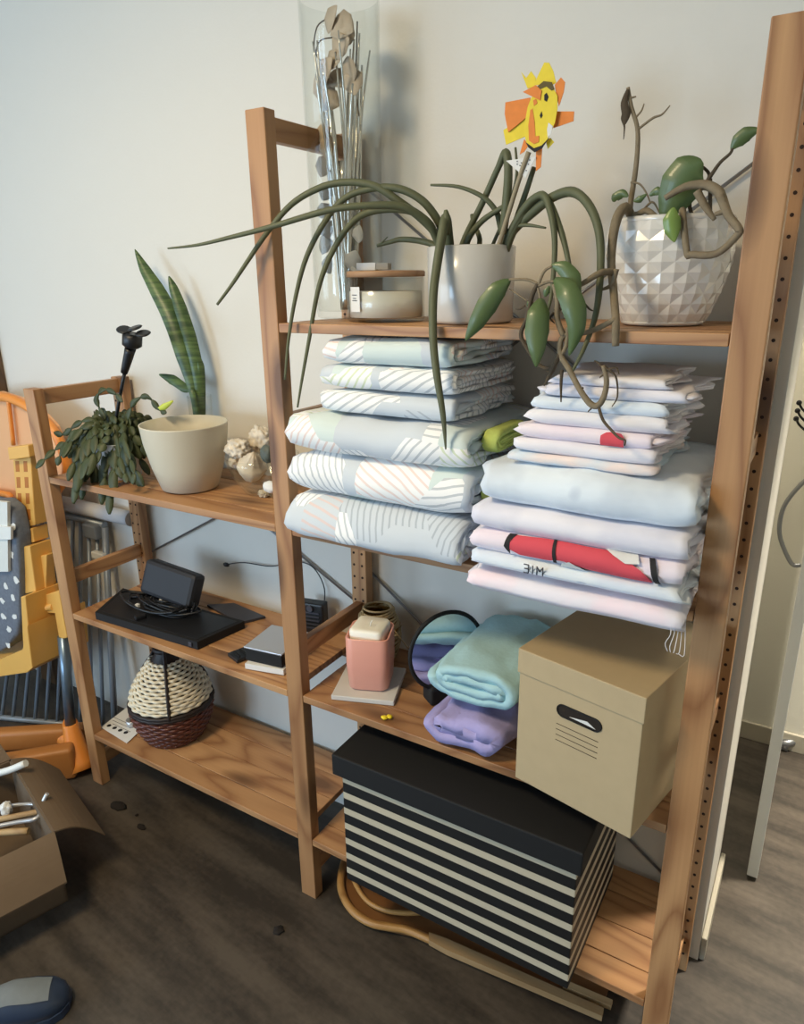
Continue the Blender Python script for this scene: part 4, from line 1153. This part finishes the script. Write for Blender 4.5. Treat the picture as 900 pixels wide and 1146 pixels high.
for a in (-.75, 1.3, 3.4):
    mk('strap', B().tube([dc + Vector(((dprof(z) + .006) * math.cos(a), (dprof(z) + .006) * math.sin(a), z)) for z in (.12, .15, .18, .21, .24, .27, .30)], .0065, 8, 3, flat=.6), 'wick_dark', dj)
mk('foot_rim', B().ring(dc + Vector((0, 0, .008)), .082, .0075, 40, 8), 'wick_brown', dj)
mk('neck_collar', B().ring(dc + Vector((0, 0, .29)), .028, .008, 28, 8), 'wick_dark', dj)

# leaflet and small lamp glass
cps = [oz(x, y, S4 + .002) for x, y in ((113, 814), (142, 832), (158, 817), (146, 789))]
pp = mk('leaflet', B().prism(cps, (0, 0, .0012)), 'paper', None, 'white printed leaflet lying at the end of the bottom shelf', 'leaflet')
b = B()
for i in range(4):
    p = oz(122 + i * 6.3, 812 + i * 2.6, S4 + .0035); b.lathe([(.007, 0), (.007, .0004)], p, 10)
for i in range(3):
    b.tube([oz(126, 802 + i * 4, S4 + .0035), oz(146, 811 + i * 4, S4 + .0035)], .0007, 4, 1)
mk('icon_print', b, 'blk', pp, kind='stuff')
jl = thing('metal_tealight', oz(148, 812, S4 + .003), 'small silver cup with dark wires standing on the leaflet', 'cup')
jp = oz(148, 812, S4 + .003)
mk('cup', B().lathe([(.012, .0), (.016, .003), (.017, .022), (.015, .022), (.012, .005)], jp, 20), 'silver', jl)
for dx in (-.006, .0, .006): mk('wire', B().tube([jp + Vector((dx, 0, .006)), jp + Vector((dx * 1.3, .004, .04)), jp + Vector((dx * 1.1, .006, .066))], .0015, 5, 2), 'black', jl)

# bentwood tray on the floor under the bottom shelf
tr = thing('bentwood_tray', (.42, .16, 0), 'long bentwood tray with a rounded end on the floor under the striped box', 'tray')
edge = [(386, 962), (382, 978), (382, 995), (389, 1012), (401, 1025), (418, 1034), (440, 1038), (462, 1043), (520, 1069), (600, 1102), (670, 1131)]
ep = [oz(x, y, .022) for x, y in edge]
back = [Vector((ep[-1].x + .01, .26, .022)), Vector((ep[0].x + .03, .26, .022)), Vector((ep[0].x - .0, .2, .022))]
mk('tray_floor', B().prism([Vector((q.x, q.y, .006)) for q in ep + back], (0, 0, .006)), plain('tray_brown', (128, 88, 50), .5, var=.2, scale=20), tr)
mk('outer_rim', B().tube(ep, .010, 8, 4, flat=.9), 'rattan', tr)
ip = [oz(x, y, .03) for x, y in ((396, 985), (404, 1000), (416, 1012), (436, 1020), (462, 1022), (480, 1020))]
mk('inner_rim', B().tube(ip, .006, 8, 4), 'rattan', tr)
mk('lath', B().prism([oz(x, y, .03) for x, y in ((632, 1096), (686, 1119), (684, 1126), (630, 1103))], (0, 0, -.012)), 'lath', tr)
mk('lath', B().prism([oz(x, y, .032) for x, y in ((480, 1043), (500, 1050), (676, 1128), (674, 1137), (500, 1063), (480, 1052))], (0, 0, -.016)), 'lath', tr)

# ------------------------------------------------------------------ left of the shelves: safety gate, high chair
G0, G1 = oz(-60, 792, .03), oz(128, 811, .03)
gt_ = thing('safety_gate', ((G0.x + G1.x) / 2, (G0.y + G1.y) / 2, 0), 'grey metal baby gate leaning on the wall left of the shelves', 'gate')
GH = .735
def gp(t_, h): 
    p = G0.lerp(G1, t_); y1 = .285
    return Vector((p.x, p.y + (y1 - p.y) * h, .012 + GH * h))
mk('bottom_rail', B().tube([gp(0, 0), gp(1, 0)], .010, 10, 1), 'grille', gt_)
mk('top_rail', B().tube([gp(0, 1), gp(1, 1)], .012, 10, 1), 'grille', gt_)
NB = 15
for i in range(NB + 1):
    t_ = i / NB
    mk('bar', B().tube([gp(t_, .01), gp(t_, .99)], .0065 if i not in (0, NB) else .011, 8, 1), 'grille', gt_)
mk('latch', bx(gp(.93, .97) + Vector((0, -.015, 0)), (.07, .03, .05), bev=.006), plain('gate_grey', (116, 124, 134), .5), gt_)
mk('latch_tab', bx(gp(.97, .86) + Vector((0, -.012, 0)), (.06, .02, .025), bev=.004), 'white', gt_)
mk('rolled_mat', B().tube([(-1.30, .278, .795), (-.851, .278, .795)], .024, 20, 1), plain('mat_white', (206, 210, 216), .7), None, 'rolled pale grey mat lying on the gate against the wall', 'mat')

hc = thing('high_chair', (-1.12, -.02, 0), 'orange and yellow plastic baby high chair with grey patterned seat beside the low post', 'high chair')
def sl(name, poly, Y, th, mat, parent=None, bev=0.003):
    b = B().prism([oy(x, y, Y) for x, y in poly], (0, th, 0))
    if bev: bmesh.ops.bevel(b.bm, geom=list(b.bm.edges), offset=bev, segments=2, profile=.5, affect='EDGES')
    return mk(name, b, mat, parent or hc)
bs = sl('backrest', [(-90, 470), (-40, 442), (0, 438), (26, 446), (52, 465), (63, 477), (74, 506), (77, 530), (62, 556), (30, 575), (18, 567), (10, 556), (0, 550), (-90, 548)], .19, .012, 'peachpl', bev=0)
mk('back_rim', B().tube([oy(x, y, .18) for x, y in ((-90, 475), (-40, 448), (0, 444), (26, 452), (50, 470), (62, 484), (72, 508), (75, 530), (62, 552))], .015, 10, 4), 'orangepl', bs)
mk('back_rib', B().tube([oy(x, y, .175) for x, y in ((9, 446), (12, 470), (15, 498))], .007, 8, 3), 'orangepl', bs)
mk('back_opening_rim', B().tube([oy(x, y, .165) for x, y in ((-90, 545), (0, 552), (12, 560), (20, 574), (24, 592))], .011, 8, 4), 'orangepl', bs)
sl('strap_block', [(8, 501), (31, 498), (33, 512), (10, 515)], .03, .04, 'yellowpl')
arm = sl('arm', [(14, 515), (34, 511), (39, 588), (21, 592)], .05, .045, 'yellowpl')
for x in (19, 28):
    for y in (522, 540, 558, 576):
        mk('arm_slot', B().prism([oy(px, py, .0494) for px, py in ((x - 2 + (y - 522) * .07, y - 6), (x + 2 + (y - 522) * .07, y - 6), (x + 2 + (y - 512) * .07, y + 6), (x - 2 + (y - 512) * .07, y + 6))], (0, .002, 0)), plain('slot_orange', (176, 106, 36), .6) if 'slot_orange' not in bpy.data.materials else bpy.data.materials['slot_orange'], arm)
sl('joint_block', [(20, 594), (36, 591), (38, 607), (22, 610)], .045, .05, 'yellowpl')
sl('side_housing', [(16, 613), (33, 611), (40, 662), (22, 666)], .02, .07, 'yellowpl')
sl('side_lever', [(45, 622), (52, 621), (51, 660), (42, 668)], .05, .03, 'yellowpl')
mk('hinge', B().tube([oy(22, 672, .02), oy(47, 672, .05)], .012, 14, 1), 'yellowpl', hc)
mk('hinge', B().tube([oy(36, 681, .04), oy(60, 679, .05)], .011, 14, 1), 'yellowpl', hc)
sl('leg_bracket', [(46, 667), (66, 661), (70, 684), (75, 714), (66, 716), (62, 685), (46, 686)], .045, .035, 'yellowpl')
lt0, lt1 = oy(70.5, 712, .055), oz(83, 845, .09)
mk('leg', B().tube([lt0, oy(79, 812, .03)], .0165, 16, 1), 'bluetube', hc)
f0 = oy(79, 812, .03)
fend = Vector((-.905, .005, .012))
mk('foot', B().tube([f0 + Vector((0, 0, .012)), f0, (f0 + fend) / 2 + Vector((0, 0, -.01)), fend], [.021, .024, .034, .040], 16, 2), 'orangepl', hc)
def bar(a, b_, z0, z1, t_):
    d = (b_ - a).normalized(); n_ = Vector((-d.y, d.x, 0)) * (t_ / 2)
    bb = B().prism([a + n_, a - n_, b_ - n_, b_ + n_], (0, 0, z1 - z0))
    for q in bb.bm.verts: q.co.z += z0
    bmesh.ops.bevel(bb.bm, geom=list(bb.bm.edges), offset=.014, segments=3, profile=.5, affect='EDGES')
    for q in bb.bm.faces: q.smooth = True
    mk('base_bar', bb, 'orangepl_shaded', hc)
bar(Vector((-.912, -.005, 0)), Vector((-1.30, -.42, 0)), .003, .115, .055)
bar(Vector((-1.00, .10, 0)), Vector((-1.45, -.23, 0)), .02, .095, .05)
mk('base_link', B().tube([Vector((-.915, -.0, .05)), Vector((-1.0, .05, .05)), Vector((-1.07, .055, .05))], .03, 12, 3), 'orangepl', hc)
mk('leg', B().tube([Vector((-1.40, -.2, .06)), Vector((-1.38, -.06, .46))], .0165, 16, 1), 'bluetube', hc)
sl('seat_pan', [(-90, 742), (0, 738), (26, 728), (30, 700), (36, 748), (30, 753), (0, 757), (-90, 766)], -.03, .20, 'yellowpl')
sl('seat_side', [(23, 668), (28, 667), (36, 748), (27, 752)], -.02, .14, 'yellowpl')
k = NT('grey_fabric'); k.rough(.9); nz = k.noise(k.coord(), 90, 3); k.base(k.mix(nz, lin((92, 99, 112)), lin((122, 130, 142)))); M['fabric'] = k.m
b = B()
cpoly = [(-90, 566), (0, 560), (12, 570), (19, 600), (21, 640), (22, 690), (18, 712), (8, 724), (0, 730), (-90, 736)]
b.prism([oy(x, y, .0) for x, y in cpoly], (0, .05, 0)); bmesh.ops.bevel(b.bm, geom=list(b.bm.edges), offset=.012, segments=3, profile=.5, affect='EDGES')
for fce in b.bm.faces: fce.smooth = True
cus = mk('seat_cushion', b, 'fabric', hc)
rn = random.Random(4)
for px, py in ((6, 655), (14, 668), (4, 690), (10, 704), (18, 650), (9, 722), (2, 672), (16, 690), (13, 620), (15, 590)):
    c = oy(px, py, -.0012); pts = []
    for i in range(9):
        a = i / 9 * 6.28; r = .015 * rn.uniform(.5, 1.2); pts.append(c + Vector((r * math.cos(a), 0, r * math.sin(a) * .9)))
    mk('flower_print', B().prism(pts, (0, .0006, 0)), 'paper', cus)
sl('harness_strap', [(-12, 560), (8, 562), (9, 640), (-10, 640)], -.012, .010, plain('strap_white', (214, 216, 210), .7), bev=.001)
sl('harness_clip', [(-14, 588), (12, 590), (12, 604), (-13, 604)], -.018, .008, 'white', bev=.001)
# ------------------------------------------------------------------ things on the floor
e1, e2 = Vector((.96, -.28, 0)), Vector((.28, .96, 0)); CC = Vector((-.499, -.324, 0)); CH = .215
cb = thing('cardboard_box', CC - e1 * .19 - e2 * .22, 'open cardboard box with folded-out flaps on the floor before the high chair', 'box')
def wallp(a, b_, name, t_=.005):
    d = (b_ - a).normalized(); n_ = Vector((d.y, -d.x, 0)) * t_
    return mk(name, B().prism([a, b_, b_ + Vector((0, 0, CH)), a + Vector((0, 0, CH))], n_), 'carton', cb)
K = [CC, CC - e2 * .44, CC - e2 * .44 - e1 * .38, CC - e1 * .38]
Z1 = Vector((0, 0, .001))
for i in range(4): wallp(K[i] + Z1, K[(i + 1) % 4] + Z1, 'side_panel')
mk('bottom_panel', B().prism([p + Z1 * 2 for p in K], (0, 0, .005)), 'carton', cb)
T0 = Vector((0, 0, CH))
def flap(a, b_, out, dz, curl=0):
    n_ = 9; rows = []; bb = B()
    for i in range(n_ + 1):
        t_ = i / n_; o_ = out * t_ + Vector((0, 0, dz * t_ + curl * math.sin(t_ * PI)))
        ins = (b_ - a).normalized() * (.012 * t_)
        rows.append([(a + T0 + o_ + ins), (b_ + T0 + o_ - ins)])
    for i in range(n_):
        bb.prism([rows[i][0], rows[i][1], rows[i + 1][1], rows[i + 1][0]], (0, 0, .004))
    mk('flap', bb, 'carton', cb)
flap(K[0], K[1], e1 * .085, -.085, .012); flap(K[3], K[0], e2 * .115, -.09, .02); flap(K[2], K[3], -e1 * .12, .03); flap(K[1], K[2], -e2 * .1, -.09)
G3 = 'loose bits in the open cardboard box'
def stick(name, pix, z, r, mat, lab, cat='hanger', sub=3):
    zs = z if isinstance(z, (list, tuple)) else [z] * len(pix)
    mk(name, B().tube([oz(x, y, q) for (x, y), q in zip(pix, zs)], r, 8, sub), mat, None, lab, cat, G3)
stick('white_tube', [(-14, 868), (10, 862), (29, 854)], [.20, .225, .25], .010, 'white', 'short white plastic tube sticking up from the cardboard box', 'tube')
stick('wooden_slat', [(-30, 922), (20, 913), (54, 906)], .185, .0075, 'lath', 'pale wooden stick lying across the cardboard box', 'stick')
stick('metal_rod', [(-30, 930), (20, 920), (38, 917), (46, 910), (48, 898), (53, 888)], [.178, .18, .185, .19, .21, .23], .0055, 'silver', 'bent silver rod with an upturned end in the cardboard box', 'rod')
stick('wooden_slat', [(-40, 940), (0, 932), (32, 930)], .16, .009, 'lath', 'short pale slat nearest the folded flap of the cardboard box', 'stick')
stick('grey_rod', [(-20, 912), (10, 902), (40, 900), (46, 904)], .19, .005, 'silver', 'thin grey rod behind the pale sticks in the cardboard box', 'rod')
mk('paper_ball', B().blob(oz(7, 905, .20), .014, 3, .5, 3, (1, 1, 1.4), 3), 'paper', None, 'small crumpled white paper on the rods in the cardboard box', 'paper', G3)
# shoe
sh = thing('shoe', oz(30, 1140, 0), 'dark navy slipper with a grey upper on the floor near the cardboard box', 'shoe')
toe = oz(80, 1122, 0); dirv = (oz(78, 1120, 0) - oz(-10, 1140, 0)); dirv.z = 0; dirv.normalize(); sdv = Vector((-dirv.y, dirv.x, 0))
def shoe_row(t_, wdt, z0, z1):
    out = []
    c = toe - dirv * (.27 * t_)
    for i in range(13):
        a = PI * i / 12
        out.append(c + sdv * (wdt * math.cos(a)) + Vector((0, 0, z0 + (z1 - z0) * math.sin(a) ** .7)))
    return out
prf = [(0, .012, .03), (.04, .030, .05), (.12, .042, .062), (.25, .047, .070), (.4, .045, .078), (.55, .040, .070), (.75, .038, .062), (.95, .034, .06), (1.0, .02, .05)]
b = B(); g = [[b.v(p) for p in shoe_row(t_, w_, .018, z_)] for t_, w_, z_ in prf]
for j in range(len(g) - 1):
    for i in range(12): b.f([g[j][i], g[j][i + 1], g[j + 1][i + 1], g[j + 1][i]], True)
b.f(list(reversed(g[0]))); b.f(g[-1])
for j in range(len(g) - 1): b.f([g[j][0], g[j + 1][0], g[j + 1][12], g[j][12]])
mk('upper', b, 'navy', sh)
b = B(); so = []
for t_, w_, z_ in prf: so.append(toe - dirv * (.27 * t_) + sdv * (w_ + .004))
for t_, w_, z_ in reversed(prf): so.append(toe - dirv * (.27 * t_) - sdv * (w_ + .004))
b.prism([Vector((p.x, p.y, .001)) for p in so], (0, 0, .018)); mk('sole', b, 'navy', sh)
b = B(); g = [[b.v(p + Vector((0, 0, .003))) for p in shoe_row(t_, w_, .018, z_)[4:10]] for t_, w_, z_ in prf[2:6]]
for j in range(len(g) - 1):
    for i in range(5): b.f([g[j][i], g[j][i + 1], g[j + 1][i + 1], g[j + 1][i]], True)
mk('instep_panel', b, 'greytop', sh)
# dry leaf scraps
for px, py, r, sx_, lab in ((132, 902, .018, 1.6, 'largest dark dry leaf scrap on the floor before the low bay'), (153, 912, .005, 1, 'tiny dark speck between two leaf scraps on the floor'), (158, 925, .009, 1.8, 'small curled dark scrap on the floor before the low bay'), (312, 1041, .013, 1.0, 'single dark leaf crumb on the floor before the middle post')):
    mk('leaf_scrap', B().blob(oz(px, py, .003), r, 2, .5, 2.5, (sx_, 1, .3), px), plain('dry_leaf', (30, 24, 20), .9), None, lab, 'leaf scrap', 'dry leaf scraps on the floor')
